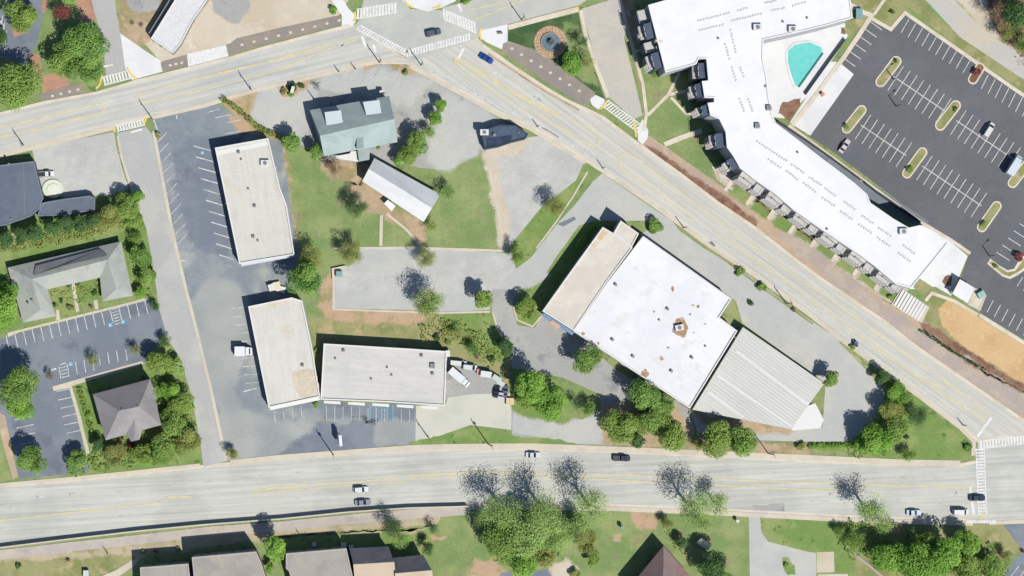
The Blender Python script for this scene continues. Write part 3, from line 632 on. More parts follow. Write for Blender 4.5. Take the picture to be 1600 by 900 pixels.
def yl(pts, w_=2.0, z=ZM): YZ[0] += 1; g.ribbon(wp(pts), w_*S, z+.003+.0012*YZ[0])
yl([(-40, 817), (60, 807), (140, 797), (240, 787), (262, 781)]); yl([(262, 777), (300, 776)], 3)
yl([(395, 768), (430, 762), (465, 761)], 3); yl([(465, 757), (560, 753), (640, 743), (740, 737), (960, 741), (1110, 748), (1280, 755), (1516, 761)])
yl([(640, 748), (740, 742), (960, 750), (1280, 766), (1370, 771)]); yl([(395, 771), (560, 757), (640, 752)], 1.6)
yl([(708, 93), (720, 104), (780, 148), (848, 182), (900, 214), (926, 228), (935, 224), (934, 212), (920, 200), (870, 178), (804, 144), (724, 94), (716, 92), (708, 93)], 2.0)
yl([(712, 90), (730, 102), (806, 148), (872, 182)], 2.6)
yl([(1076, 338), (1020, 294), (970, 262), (966, 250), (968, 242), (978, 238), (1000, 252), (1060, 298), (1130, 350), (1200, 402), (1300, 470), (1390, 536), (1440, 570), (1548, 648)], 2.0)
yl([(1076, 338), (1086, 344)], 3); yl([(1120, 364), (1176, 404), (1278, 478), (1328, 514), (1400, 566), (1470, 614), (1540, 655)], 2.0); yl([(1370, 546), (1440, 592), (1470, 604)], 1.6)
yl([(-40, 204), (30, 192), (100, 176), (140, 165), (160, 162), (164, 170), (158, 176), (120, 186), (60, 202), (-40, 222)], 2.0)
yl([(420, 114), (300, 145), (222, 160), (212, 152), (216, 147), (260, 135), (350, 114), (420, 96), (480, 78), (560, 56)], 2.0); yl([(420, 114), (450, 104), (480, 90), (520, 74), (556, 62)], 2.0); yl([(350, 112), (440, 92), (500, 74)], 1.6)
yl([(726, 16), (760, 10), (800, -2), (840, -14)]); yl([(742, 30), (770, 20), (800, 6), (840, -8)]); yl([(340, 112), (352, 116)], 2)
g.build("road_paint", PY, label="faded yellow centre lines and turn lane loops on the roads", cat="road markings", kind='structure')
g = G()
for pts in ([(150, 139), (156, 132), (160, 118)], [(199, 106), (206, 118), (214, 124)], [(552, 34), (556, 28), (554, 18)], [(632, 0), (638, 8), (646, 12)], [(676, 13), (686, 11), (688, 7)], [(752, 44), (749, 52), (752, 62)],
            [(938, 170), (944, 166), (948, 158)], [(994, 214), (992, 200), (990, 190)], [(224, 195), (228, 186), (224, 182)], [(1530, 808), (1538, 806)], [(898, 14), (904, 12)], [(180, 206), (176, 200)]):
    g.ribbon(wp(pts), 3*S, .165)
g.build("kerb_ramp_paint", PYB, label="bright yellow tactile strips on the kerb ramps", cat="kerb ramp", kind='structure')
g = G()
for n in range(11):
    x, y = 260+3.25*n, 207.5+15.8*n; line(g, (x, y), (x-19, y+20), 1.8, ZM)
g.build("parking_lines", PP, label="slanted faded parking lines beside the side street", cat="parking lines", kind='structure')
g = G()
for n in range(11): line(g, (302+4.0*n, 228+17*n), (331+3.6*n, 236+17*n), 1.8, ZM)
for a, b in (((324, 176), (343, 170)), ((336, 184), (363, 179)), ((354, 192), (376, 187)), ((351, 209), (376, 205))): line(g, a, b, 1.3, ZM)
for n in range(10): line(g, (362+2.4*n, 482+13*n), (384+2.5*n, 480+13*n), 1.2, ZM)
for n in range(11): line(g, (510+13*n, 634+.6*n), (510+13*n, 656+.4*n), .9, ZM)
for n in range(4): line(g, (428+14*n, 640-n*2), (430+14*n, 660-2*n), .9, ZM)
for a, b in (((380, 612), (402, 606)), ((350, 712), (362, 706)), ((282, 407), (292, 407)), ((276, 180), (276, 186)), ((240, 187), (246, 203))): line(g, a, b, 2.0, ZM)
for n in range(7): line(g, (520+12*n, 102+0*n+n*1), (506+12*n, 124+n*1), .9, ZM)
for n in range(6): line(g, (600+9*n, 100+5*n), (586+9*n, 118+6*n), .9, ZM)
g.build("parking_lines", PWW, label="faded white parking lines around the white roofed shops", cat="parking lines", kind='structure')
g = G()
for n in range(17):
    x, y = 13+13.55*n-4, 523-3.45*n; line(g, (x, y), (x+5.4, y+23), 1.4, ZM)
for n in range(4): line(g, (154+14*n, 553-2.6*n), (157+14*n, 571-2.6*n), 1.4, ZM)
for n in range(5): line(g, (92+13*n, 572-3.2*n), (95+13*n, 592-3.2*n), 1.4, ZM)
for n in range(6): line(g, (88+3.2*n, 612+13*n), (111+3.2*n, 607+13*n), 1.4, ZM)
for n in range(5): line(g, (22+3*n, 656+13*n), (50+3*n, 650+13*n), 1.4, ZM)
for k in range(6): line(g, (175+k*.9, 484+k*4.6), (184+k*.9, 481+k*4.6), 1.6, ZM+.004)
for k in range(5): line(g, (93+k, 570+k*5), (103+k, 567+k*5), 1.8, ZM+.004)
line(g, (80, 578), (88, 576), 3, ZM)
g.build("parking_lines", PWW, label="white parking lines of the blue grey lot", cat="parking lines", kind='structure')
g = G()
for n in range(11): line(g, (1420+10.7*n, 30+7.0*n), (1408+10.7*n, 51+7.0*n), 1.3, ZM)
for n in range(8): line(g, (1544+10.7*n, 117+7.1*n), (1533+10.7*n, 139+7.1*n), 1.3, ZM)
for n in range(6): line(g, (1360-8.3*n, 34+11.4*n), (1378-8.3*n, 47+11.4*n), 1.3, ZM)
for (cx, cy, m) in ((1400, 122, 8), (1498, 191, 9), (1349, 198, 7), (1445, 262, 9)):
    for n in range(m):
        x, y = cx+10.65*n, cy+7.2*n; line(g, (x+11.5, y-18.5), (x-13, y+19.5), 1.3, ZM)
    line(g, (cx-4, cy-2.6), (cx+10.65*(m-1)+3, cy+7.2*(m-1)+2), 1.5, ZM+.004)
for n in range(5): line(g, (1557+9*n, 394-11.2*n), (1577+9*n, 407-11.2*n), 1.3, ZM)
for n in range(10): line(g, (1552+11.4*n-11.4, 469+7.2*n-7.2), (1542+11.4*n-11.4, 488+7.2*n-7.2), 1.3, ZM)
for n in range(4): line(g, (1598+10*n, 433+7*n), (1589+10*n, 447+7*n), 1.3, ZM)
for n in range(4): line(g, (1592+10*n, 884+6*n), (1575+10*n, 906+6*n), 1.5, ZM)
for n in range(3): line(g, (4+n*3, 30+n*12-6), (1+n*3, 60+n*12), 1.5, ZM)
g.build("parking_lines", M("paint_cream", (222, 220, 210), (190, 190, 186), s=.5, lo=.5, hi=.7, a1=.08, a2=.2), label="crisp white stall lines of the fresh dark parking lot", cat="parking lines", kind='structure')
g = G()
for x, y, s_ in ((172, 508, 6), (192, 503, 6), (110, 569, 6), (316, 239, 5)):
    g.flat(wp([(x-s_/2, y-s_/2), (x+s_/2, y-s_/2-1), (x+s_/2+1, y+s_/2-1), (x-s_/2+1, y+s_/2)]), ZM+.004)
for k in range(5): line(g, (578+k*9, 632), (578+k*9, 656), 1.6, ZM+.004)
line(g, (596, 640), (606, 640), 2, ZM+.01)
g.build("access_symbols", PB, label="light blue accessible bay markings on the parking lots", cat="parking symbols", kind='structure')
g = G()
for x, y, s_ in ((172, 508, 6), (192, 503, 6), (110, 569, 6), (316, 239, 5)):
    line(g, (x-.6, y-2), (x-.6, y+1), .8, ZM+.012); line(g, (x-.6, y), (x+2, y), .7, ZM+.016); line(g, (x-1.6, y+1.6), (x+1.4, y+1.6), .7, ZM+.012)
g.build("access_figure", PW, label="tiny white wheelchair figures on the blue accessible bays", cat="parking symbols", kind='structure')
# cream dots set in the paver trails
g = G()
for a, b, n in (((378, 70), (530, 32), 8), ((800, 76), (905, 142), 7), ((82, 150), (122, 140), 3), ((266, 102), (284, 98), 2)):
    for k in range(n+1):
        x, y = a[0]+(b[0]-a[0])*k/n, a[1]+(b[1]-a[1])*k/n; g.flat([(W(x, y)[0]+.55*math.cos(t*.785), W(x, y)[1]+.45*math.sin(t*.785)) for t in range(8)], ZM)
g.build("trail_medallions", TAN, label="cream round medallions set in the grey paver trail", cat="paving inlay", kind='structure')
# stall islands in the new lot
def capsule(a, b, r, n=8):
    ux, uy, l = unit(a, b); t0 = math.atan2(uy, ux); out = []
    for k in range(n+1): t = t0-math.pi/2+math.pi*k/n; out.append((b[0]+math.cos(t)*r, b[1]+math.sin(t)*r))
    for k in range(n+1): t = t0+math.pi/2+math.pi*k/n; out.append((a[0]+math.cos(t)*r, a[1]+math.sin(t)*r))
    return out
ISL = [((1400, 96), (1376, 128), 8.5, "first stall island, nearest the pool corner"), ((1493, 165), (1469, 196), 8.5, "stall island in the middle of the upper stall row"),
       ((1346, 172), (1323, 201), 8, "stall island closest to the white drop off"), ((1441, 238), (1417, 271), 8, "stall island in the middle of the lower stall row"),
       ((1612, 248), (1582, 286), 8, "stall island at the right edge below the blue truck"), ((1557, 322), (1534, 355), 8, "stall island at the lower end of the stall rows"),
       ((1531, 106), (1520, 124), 8, "mulched half island against the upper kerb")]
for k, (a, b, r, lb) in enumerate(ISL):
    o = G().prism(wp(capsule(a, b, r)), -.05, .15).build("traffic_island", KERB, label=lb, cat="traffic island", group="planted islands in the fresh parking lot", kind='structure')
    G().prism(wp(capsule(a, b, r-2.4)), .1, .19).build("planting", MULCH if k == 6 else GRo, parent=o)
pts = [(1542, 412), (1547, 404), (1560, 414), (1574, 422), (1584, 420), (1592, 406), (1604, 396), (1620, 410), (1604, 420), (1590, 430), (1578, 436), (1566, 432)]
o = G().prism(wp(pts), -.05, .15).build("traffic_island", KERB, label="hook shaped island near the white pavilion", cat="traffic island", group="planted islands in the fresh parking lot", kind='structure')
G().prism(wp([(1546, 411), (1550, 408), (1562, 418), (1574, 426), (1587, 423), (1602, 402), (1612, 410), (1590, 425), (1577, 432), (1566, 428)]), .1, .19).build("planting", GRo, parent=o)
# ================================================================ BUILDINGS
WALLW = M("stucco_white", (226, 222, 212), (214, 210, 200), s=.3, a1=.05, a2=.08)
WALLG = M("stucco_grey", (176, 172, 164), (164, 160, 152), s=.3, a1=.05, a2=.08)
WALLB = M("brick_wall", (160, 112, 92), (140, 98, 82), s=.5, a1=.08, a2=.2, fine=4)
WALLD = M("siding_slate", (110, 120, 134), (100, 110, 122), s=.3, a1=.06, a2=.08)
MEMB = M("roof_membrane_cream", (226, 223, 211), (219, 217, 207), s=.08, a1=.10, a2=.06, ang=100, stretch=8, c3=(224, 216, 196), s3=.12)
MEMB2 = M("roof_membrane_pale", (231, 227, 216), (224, 221, 211), s=.08, a1=.10, a2=.06, ang=95, stretch=8, c3=(226, 214, 190), s3=.14)
MEMB3 = M("roof_membrane_grey", (224, 221, 213), (217, 215, 208), s=.08, a1=.12, a2=.06, ang=-4, stretch=8)
WROOF = M("roof_membrane_white", (252, 252, 252), (244, 244, 246), s=.06, a1=.03, a2=.03, c3=(240, 238, 232), s3=.2)
BROOF = M("roof_gravel_beige", (236, 228, 212), (226, 217, 202), s=.1, a1=.05, a2=.06, c3=(222, 214, 204), s3=.3)
MROOF = M("roof_metal_ribbed", (226, 226, 217), (219, 219, 211), s=.07, a1=.04, a2=.05, rough=.7)
RIDGE = M("roof_rib_white", (240, 241, 240), a1=.04, a2=.04, rough=.6)
STAIN = M("rust_stain", (176, 140, 104), (212, 188, 156), s=.6, lo=.45, hi=.65, a1=.15, a2=.3)
COPE = M("coping_white", (244, 243, 238), a1=.03, a2=.04)
COPD = M("coping_grey", (150, 148, 146), a1=.05, a2=.08)
UNITM = P("unit_metal", (176, 176, 172), rough=.5, metal=.3); UNITL = P("unit_pale", (232, 232, 228), rough=.6); FAN = P("unit_fan_dark", (128, 130, 132), rough=.6)
GLASS = P("window_glass", (52, 66, 84), rough=.12); FRAME = P("window_frame", (214, 212, 206)); DOORM = P("door_paint", (96, 90, 88))
DARKM = P("dark_metal", (62, 62, 66), rough=.5, metal=.4)
def shared(name, g, mats):
    me = D.meshes.new(name); me.from_pydata(g.v, [], g.f); me.update()
    for m_ in (mats if isinstance(mats, list) else [mats]): me.materials.append(m_)
    return me
ME_PANE = shared("pane", G().box(0, 0, 0, 1, .06, 1), GLASS)
def _fr():
    g = G()
    for x in (-.53, .53): g.box(x, 0, 0, .07, .14, 1.14)
    for z in (-.53, .53): g.box(0, 0, z, .99, .14, .07)
    return g.box(0, 0, 0, .04, .10, .99)
ME_FRAME = shared("window_frame", _fr(), FRAME)
ME_DOOR = shared("door", G().box(0, 0, 0, 1, .1, 1), DOORM)
ME_HANDLE = shared("door_handle", G().box(0, 0, 0, .05, .12, .18), UNITL)
def windows(par, a, b, zc, n, ww=1.4, wh=1.3, off=.05, door=None, margin=1.2):
    """n windows along wall a->b (world points, outside on the right-hand side)"""
    ux, uy, l = unit(a, b); rz = math.atan2(uy, ux); nx, ny = uy, -ux
    for i in range(n):
        t = margin+(l-2*margin)*(i+.5)/n; x, y = a[0]+ux*t+nx*off, a[1]+uy*t+ny*off
        if door is not None and i in door:
            d = inst("door", ME_DOOR, (x, y, 1.08), rz, (1.1, 1, 2.15), par)
            hd = inst("door_handle", ME_HANDLE, (0.38, -.05, 0), 0, (1/1.1, 1, 1/2.15), d)
            continue
        w0 = inst("window", ME_FRAME, (x, y, zc), rz, (ww, 1, wh), par)
        inst("pane", ME_PANE, (0, 0, 0), 0, 1, w0)
def wall_run(fp, i): return fp[i], fp[(i+1) % len(fp)]
def shrink(p, d):
    p = ccw(p); return offs(p, d, True)
def flat_building(name, label, roofpx, h, wall, roof, cope=COPE, par=.35, cw=.35, lip=True):
    """flat roof: walls, coping ring, sunken roof deck"""
    fp = ccw(wp(roofpx, h)); cx = sum(x for x, _ in fp)/len(fp); cy = sum(y for _, y in fp)/len(fp)
    e = empty(name, (cx, cy, 0), label=label, cat="building")
    lp = [(x-cx, y-cy) for x, y in fp]
    inner = offs(lp, cw, True)
    G().prism(lp, 0, h, cap=False).build("wall", wall, e)
    G().flat(inner, h-par).build("roof", roof, e)
    n = len(lp); g = G(); L, R = offs(lp, -.06, True), inner
    v = [(*q, h+.02) for q in L]+[(*q, h+.02) for q in R]+[(*q, h-par-.01) for q in R]+[(*q, h-.2) for q in L]
    f = []
    for i in range(n):
        j = (i+1) % n
        f += [(i, j, n+j, n+i), (n+i, n+j, 2*n+j, 2*n+i), (3*n+i, 3*n+j, j, i)]
    g.add(v, f); g.build("coping", cope, e)
    e["_h"] = h-par
    return e, lp, (cx, cy)
def loc(e, x, y, h):
    p = W(x, y, h); return (p[0]-e.location.x, p[1]-e.location.y)
def unit_mesh(sx, sy, sz, m, fan=True):
    g = G().box(0, 0, sz/2, sx, sy, sz); me = shared("rooftop_unit", g, m); fm = None
    if fan: fm = shared("fan", G().cyl((0, 0, sz), (0, 0, sz+.08), min(sx, sy)*.36, n=10), FAN)
    return me, fm
U1 = unit_mesh(1.5, 1.5, .9, UNITM); U2 = unit_mesh(.8, .8, .75, UNITM); U5 = unit_mesh(.55, .55, .22, UNITL, False); U3 = unit_mesh(2.6, 1.8, 1.1, UNITL); U4 = unit_mesh(.5, .5, .5, COPD, False)
def put_unit(e, x, y, z, u=U1, rz=0.0, name="rooftop_unit"):
    lx, ly = loc(e, x, y, z); o = inst(name, u[0], (lx, ly, z), rz, 1, e)
    if u[1]: inst("fan", u[1], (0, 0, 0), 0, 1, o)
SZ = [0]
def stain(e, pts, z, mat=STAIN, jag=.12):
    SZ[0] += 1; z += .003*(SZ[0] % 12)
    p = [loc(e, x, y, z) for x, y in pts]
    G().flat(rough_edge(p, jag, .4, seed=int(pts[0][0])), z+.012).build("roof_stain", mat, e)
def blob(x, y, rx, ry, n=9, seed=0):
    r = random.Random(seed+int(x*7)); return [(x+math.cos(2*math.pi*k/n)*rx*r.uniform(.6, 1.1), y+math.sin(2*math.pi*k/n)*ry*r.uniform(.6, 1.1)) for k in range(n)]

# two long roofed shops and the low shop -------------------------------------------
b1, lp, c = flat_building("shop_building", "long cream roofed shop beside the slanted parking lines and the upper lawn",
                       [(336, 231), (419, 216), (437, 292), (448, 322), (460, 398), (374, 412)], 5.2, WALLW, MEMB)
q = [(337, 236), (419, 220), (421, 226), (338, 243)]
G().flat([loc(b1, x, y, 5.2) for x, y in q], 4.87).build("roof_panel", COPE, b1)
put_unit(b1, 414, 255, 4.85, U3); put_unit(b1, 373, 238, 4.85, U2); put_unit(b1, 398, 322, 4.85, U2); put_unit(b1, 396, 370, 4.85, U2); put_unit(b1, 403, 376, 4.85, U4); put_unit(b1, 377, 249, 4.85, U4); put_unit(b1, 388, 295, 4.85, U4)
for x0, y0, x1, y1 in ((374, 232, 402, 404), (390, 228, 430, 380)):
    pass
def seams(e, z, lines, mat, w_=.10, name="roof_seam"):
    for a, b in lines:
        p = [loc(e, *a, z), loc(e, *b, z)]; g = G(); L = offs(p, w_/2); R = offs(p, -w_/2)
        g.prism([L[0], L[1], R[1], R[0]], z, z+.04); g.build(name, mat, e)
seams(b1, 4.85, [((384, 224), (394, 300)), ((394, 300), (392, 330)), ((345, 275), (434, 262)), ((352, 318), (444, 308)), ((364, 362), (453, 352))], COPE)
G().prism([loc(b1, x, y, 3.2) for x, y in ((376, 411), (459, 397), (461, 401), (378, 416))], 3.0, 3.25).build("awning", P("awning_pale", (214, 224, 232)), b1)
fpw = ccw(wp([(336, 231), (419, 216), (437, 292), (448, 322), (460, 398), (374, 412)], 3.8))
def addwin(e, roofpx, h, i, zc, n, **k):
    fp = wp(roofpx, h); a, b = fp[i], fp[(i+1) % len(fp)]
    if area(fp) < 0: a, b = b, a
    ex, ey = e.location.x, e.location.y
    windows(e, (a[0]-ex, a[1]-ey), (b[0]-ex, b[1]-ey), zc, n, **k)
R1 = [(336, 231), (419, 216), (437, 292), (448, 322), (460, 398), (374, 412)]
addwin(b1, R1, 5.2, 4, 1.5, 5, ww=2.2, wh=1.8, door=(2,)); addwin(b1, R1, 5.2, 5, 1.5, 10, ww=2.2, wh=1.8, door=(1, 4, 8))
R2 = [(388, 479), (456, 465), (472, 470), (487, 540), (500, 620), (420, 637)]
b2, lp, c = flat_building("shop_building", "cream roofed shop with a tan stain at its lower right corner, beside the white truck", R2, 5.2, WALLW, MEMB2)
put_unit(b2, 473, 571, 4.85, U2); stain(b2, [(456, 580), (490, 578), (496, 616), (470, 622), (460, 600)], 4.85, M("tan_wear", (228, 214, 186), (220, 208, 188), s=.6), .3)
seams(b2, 4.85, [((396, 520), (480, 508)), ((404, 560), (488, 550)), ((412, 600), (494, 588)), ((424, 474), (456, 630))], COPE)
addwin(b2, R2, 5.2, 4, 1.5, 5, ww=2.2, wh=1.8, door=(3,)); addwin(b2, R2, 5.2, 5, 1.5, 8, ww=2.2, wh=1.8, door=(2, 6))
G().prism([loc(b2, x, y, 3.3) for x, y in ((421, 636), (499, 619), (500, 625), (422, 641))], 3.0, 3.25).build("awning", COPE, b2)
R3 = [(506, 537), (640, 545), (698, 549), (695, 634), (600, 628), (501, 624)]
b3, lp, c = flat_building("shop_building", "low wide grey white roofed shop beside the cream concrete pad", R3, 5.2, WALLG, MEMB3)
for x, y, u in ((537, 548, U2), (659, 556, U2), (676, 572, U1), (676, 584, U2), (524, 560, U4), (580, 592, U4), (612, 586, U4), (605, 574, U4)): put_unit(b3, x, y, 4.85, u)
seams(b3, 4.85, [((508, 560), (696, 570)), ((506, 584), (695, 592)), ((504, 604), (695, 612)), ((550, 542), (546, 624)), ((600, 546), (597, 626)), ((650, 548), (648, 630))], COPE, .08)
for k in range(5): G().prism([loc(b3, x, y, 3.1) for x, y in ((506+38*k, 626+2*k), (532+38*k, 627.4+2*k), (532+38*k, 632+2*k), (506+38*k, 630+2*k))], 2.9, 3.1).build("awning", COPE, b3)
addwin(b3, R3, 5.2, 3, 1.5, 8, ww=2.2, wh=1.8, door=(2, 5)); addwin(b3, R3, 5.2, 4, 1.5, 8, ww=2.2, wh=1.8, door=(1, 6))

# big store -------------------------------------------------------------------------
RW = [(1005, 369), (1143, 467), (1124, 496), (1152, 517), (1078, 638), (897, 518), (948, 443)]
sw, lp, c = flat_building("store_building", "big bright white roofed store with brown roof stains, between service yard and avenue", RW, 6.0, WALLW, WROOF, par=.3)
z = 5.7
for x, y, u in ((962, 445, U2), (957, 531, U2), (989, 557, U2), (1043, 483, U2), (1049, 580, U2), (1081, 559, U2), (1030, 500, U4), (1102, 541, U4)): put_unit(sw, x, y, z, u, -.62)
for x, y, a, b in ((1051, 451, 3.5, 7), (1091, 479, 4, 4), (1083, 477, 4, 1.6), (1078, 491, 3.4, 3), (1063, 514, 14, 16), (1008, 584, 6.5, 7), (1034, 560, 4, 5.5), (1044, 543, 3.5, 2.5), (911, 521, 5, 3.5), (935, 536, 3, 3.5), (1102, 506, 2.2, 2), (1022, 487, 2.6, 3), (1084, 520, 2, 2)): stain(sw, blob(x, y, a*(1.15 if a > 6 else .8), b*(1.15 if a > 6 else .8)), z)
put_unit(sw, 1061, 512, z+.03, U3, .2)
seams(sw, z, [((950, 447), (1122, 564)), ((977, 410), (1150, 528)), ((924, 482), (1098, 602))], M("seam_pale", (236, 236, 236)), .09)
addwin(sw, RW, 6.0, 4, 1.7, 8, ww=1.8, wh=1.6, door=(2, 6)); addwin(sw, RW, 6.0, 0, 2.0, 9, ww=2.4, wh=2.2, door=(4,))
RBG = [(942, 355), (959, 364), (989, 387), (1004, 370), (948, 443), (897, 518), (848, 486), (895, 420)]
RBG = [(942, 355), (959, 365), (988, 387), (947, 442), (897, 517), (848, 486), (895, 420)]
sb, lp, c = flat_building("store_wing", "beige gravel roofed wing along the lower left side of the big white store", RBG, 6.6, WALLG, BROOF, par=.25)
stain(sb, [(938, 362), (944, 356), (950, 362), (938, 376), (928, 388), (924, 384)], 6.35, M("tan_rust", (226, 196, 156), (236, 222, 200), s=.6)); stain(sb, [(962, 368), (980, 380), (968, 404), (940, 392)], 6.35, M("roof_gravel_soft", (230, 222, 208)), .5)
addwin(sb, RBG, 6.6, 4, 1.6, 4, ww=1.6, wh=1.4, door=(1,)); addwin(sb, RBG, 6.6, 6, 1.6, 6, ww=1.4, wh=1.2)
g = G().prism([loc(sb, x, y, 3) for x, y in ((850, 489), (897, 519), (894, 524), (846, 493))], 2.9, 3.1); g.build("awning", P("awning_blue", (110, 150, 186)), sb)
G().prism([loc(sb, x, y, 3) for x, y in ((862, 500), (876, 509), (872, 514), (858, 504))], 3.12, 3.3).build("awning_sign", P("sign_salmon", (222, 176, 150)), sb)
stw, lp, c = flat_building("store_tower", "small square beige tower at the north corner of the big store", [(970, 345), (998, 365), (987, 386), (959, 364)], 7.8, WALLG, BROOF, par=.25)
addwin(stw, [(970, 345), (998, 365), (987, 386), (959, 364)], 7.8, 0, 2.2, 2, door=(1,))
# metal roofed part: each roof panel its own object
RM = [(1160, 511), (1240, 566), (1288, 599), (1274, 630), (1236, 671), (1170, 656), (1082, 640), (1152, 518)]
hm = 4.4; fpm = wp([(1161, 511), (1288, 599), (1236, 671), (1082, 640)], hm)
cx = sum(x for x, _ in fpm)/4; cy = sum(y for _, y in fpm)/4
sm = empty("store_wing", (cx, cy, 0), label="grey ribbed metal roofed wing at the lower right end of the big store", cat="building")
lpm = ccw([(x-cx, y-cy) for x, y in fpm])
G().prism(lpm, 0, hm-.15, cap=False).build("wall", WALLG, sm)
def clip(poly, nx, ny, d):
    out = []
    for i in range(len(poly)):
        p, q = poly[i], poly[(i+1) % len(poly)]; a = p[0]*nx+p[1]*ny-d; b = q[0]*nx+q[1]*ny-d
        if a >= 0: out.append(p)
        if a*b < 0: t = a/(a-b); out.append((p[0]+(q[0]-p[0])*t, p[1]+(q[1]-p[1])*t))
    return out
A, B_ = (1148, 548), (1262, 632); dx, dy, _ = unit((0, 0), ((B_[0]-A[0]), -(B_[1]-A[1]))); nx, ny = -dy, dx
ds = [p[0]*nx+p[1]*ny for p in lpm]; d0, d1 = min(ds), max(ds); npan = 30; pw = (d1-d0)/npan
for k in range(npan):
    p = clip(clip(lpm, nx, ny, d0+k*pw+.03), -nx, -ny, -(d0+(k+1)*pw-.03))
    if len(p) < 3 or abs(area(p)) < .3: continue
    tone = MROOF if k % 3 else M("roof_metal_ribbed_b", (221, 221, 211), (225, 224, 216), s=.1, a1=.04, a2=.05, rough=.7)
    pc = ccw(p); G().prism(pc, hm-.14, hm-.02).build("roof_panel", tone, sm)
G().prism(offs(lpm, .02, True), hm-.16, hm-.15).build("roof_deck", M("roof_deck_grey", (190, 190, 182)), sm)
for a, b in (((1150, 548), (1262, 632)), ((1120, 586), (1237, 666)), ((1106, 612), (1162, 652))):
    p = [loc(sm, *a, hm), loc(sm, *b, hm)]; L, R = offs(p, .28), offs(p, -.28)
    G().prism([L[0], L[1], R[1], R[0]], hm-.02, hm+.08).build("roof_ridge_cap", RIDGE, sm)
addwin(sm, [(1161, 511), (1288, 599), (1236, 671), (1082, 640)], hm, 0, 1.8, 6, ww=2.6, wh=2.2, door=(2, 4)); addwin(sm, [(1161, 511), (1288, 599), (1236, 671), (1082, 640)], hm, 1, 1.8, 4, ww=2.2, wh=2.0, door=(1,))
cpts = wp([(1262, 634), (1274, 630), (1287, 656), (1282, 669), (1236, 673), (1240, 664)], 3.6)
cx, cy = cpts[0]; e = empty("entrance_canopy", (cx, cy, 0), label="white entrance canopy at the corner of the ribbed metal roof", cat="canopy")
cl = [(x-cx, y-cy) for x, y in cpts]; G().prism(cl, 3.4, 3.7).build("canopy_roof", COPE, e)
for i in (2, 3, 4): x, y = offs(ccw(cl), .6, True)[i]; G().cyl((x, y, 0), (x, y, 3.4), .12, n=8).build("post", UNITL, e)

# restaurant with teal roof -----------------------------------------------------------
def sloped(name, label, pts, faces, wallh, wall, roof, cat="building", soffit=True, fp=None):
    """pts: list of (px, py, z); faces index them; walls under the outline fp (indices)"""
    w3 = [(*W(x, y, z), z) for x, y, z in pts]; cx = sum(p[0] for p in w3)/len(w3); cy = sum(p[1] for p in w3)/len(w3)
    e = empty(name, (cx, cy, 0), label=label, cat=cat)
    l3 = [(x-cx, y-cy, z) for x, y, z in w3]
    o = mesh("roof", l3, faces, roof if isinstance(roof, list) else [roof], e)
    bm = bmesh.new(); bm.from_mesh(o.data); bmesh.ops.recalc_face_normals(bm, faces=bm.faces)
    for f_ in bm.faces:
        if f_.normal.z < 0: f_.normal_flip()
    bm.to_mesh(o.data); bm.free()
    out = ccw([(l3[i][0], l3[i][1]) for i in fp]); inn = offs(out, .45, True)
    G().prism(inn, 0, wallh-.02, cap=True).build("wall", wall, e)
    n = len(out); g = G(); zf = wallh
    v = [(*q, zf+.01) for q in out]+[(*q, zf-.18) for q in out]; g.add(v, [(n+i, n+(i+1) % n, (i+1) % n, i) for i in range(n)]); g.build("fascia", COPE, e)
    return e, out
TEAL = M("roof_shingle_teal", (180, 196, 192), (170, 186, 182), s=.15, a1=.05, a2=.08)
SHNG = M("roof_shingle_greige", (166, 161, 160), (156, 152, 152), s=.15, a1=.05, a2=.08)
SHGG = M("roof_shingle_greengrey", (186, 190, 180), (178, 183, 176), s=.15, a1=.05, a2=.08, c3=(170, 174, 168), s3=.3)
SLATE = M("roof_slate", (116, 126, 140), (108, 118, 132), s=.12, a1=.05, a2=.06)
rst, out = sloped("restaurant_building", "teal grey roofed restaurant with two boxy white dormers",
    [(484, 172, 5.2), (608, 150, 5.2), (621, 222, 5.2), (506, 244, 5.2), (500, 212, 10.0), (616, 186, 10.0)],
    [(0, 1, 5, 4), (3, 2, 5, 4), (0, 3, 4), (1, 2, 5)], 5.2, WALLG, TEAL, fp=(0, 1, 2, 3))
addwin(rst, [(484, 172), (608, 150), (621, 222), (506, 244)], 4.5, 2, 1.7, 8, off=-.38, door=(4,)); addwin(rst, [(484, 172), (608, 150), (621, 222), (506, 244)], 4.5, 0, 1.7, 9, off=-.38)
DW = M("dormer_roof_white", (216, 228, 228), a1=.04, a2=.05)
for q in ([(508, 176), (532, 173), (535, 191), (511, 195)], [(568, 160), (592, 157), (595, 176), (573, 179)]):
    p = [loc(rst, x, y, 8.6) for x, y in q]; d = G().prism(p, 5.4, 8.4, cap=False).build("dormer", WALLW, rst); G().prism(offs(ccw(p), -.15, True), 8.4, 8.6).build("dormer_roof", DW, d)
p = [loc(rst, x, y, 4.2) for x, y in ((558, 228), (588, 224), (588, 230), (578, 232), (577, 250), (561, 252))]; G().prism(p, 0, 4.0).build("rear_extension", TEAL, rst)
p = [loc(rst, x, y, 6) for x, y in ((557, 212), (567, 210), (568, 230), (557, 232))]; G().prism(p, 5.0, 7.6).build("roof_vent_box", M("vent_teal", (160, 176, 176)), rst)
p = [loc(rst, x, y, 2.6) for x, y in ((524, 244), (546, 240), (549, 236), (559, 236), (560, 253), (548, 251), (526, 248))]; G().prism(p, 2.4, 2.6).build("patio_awning", COPE, rst)
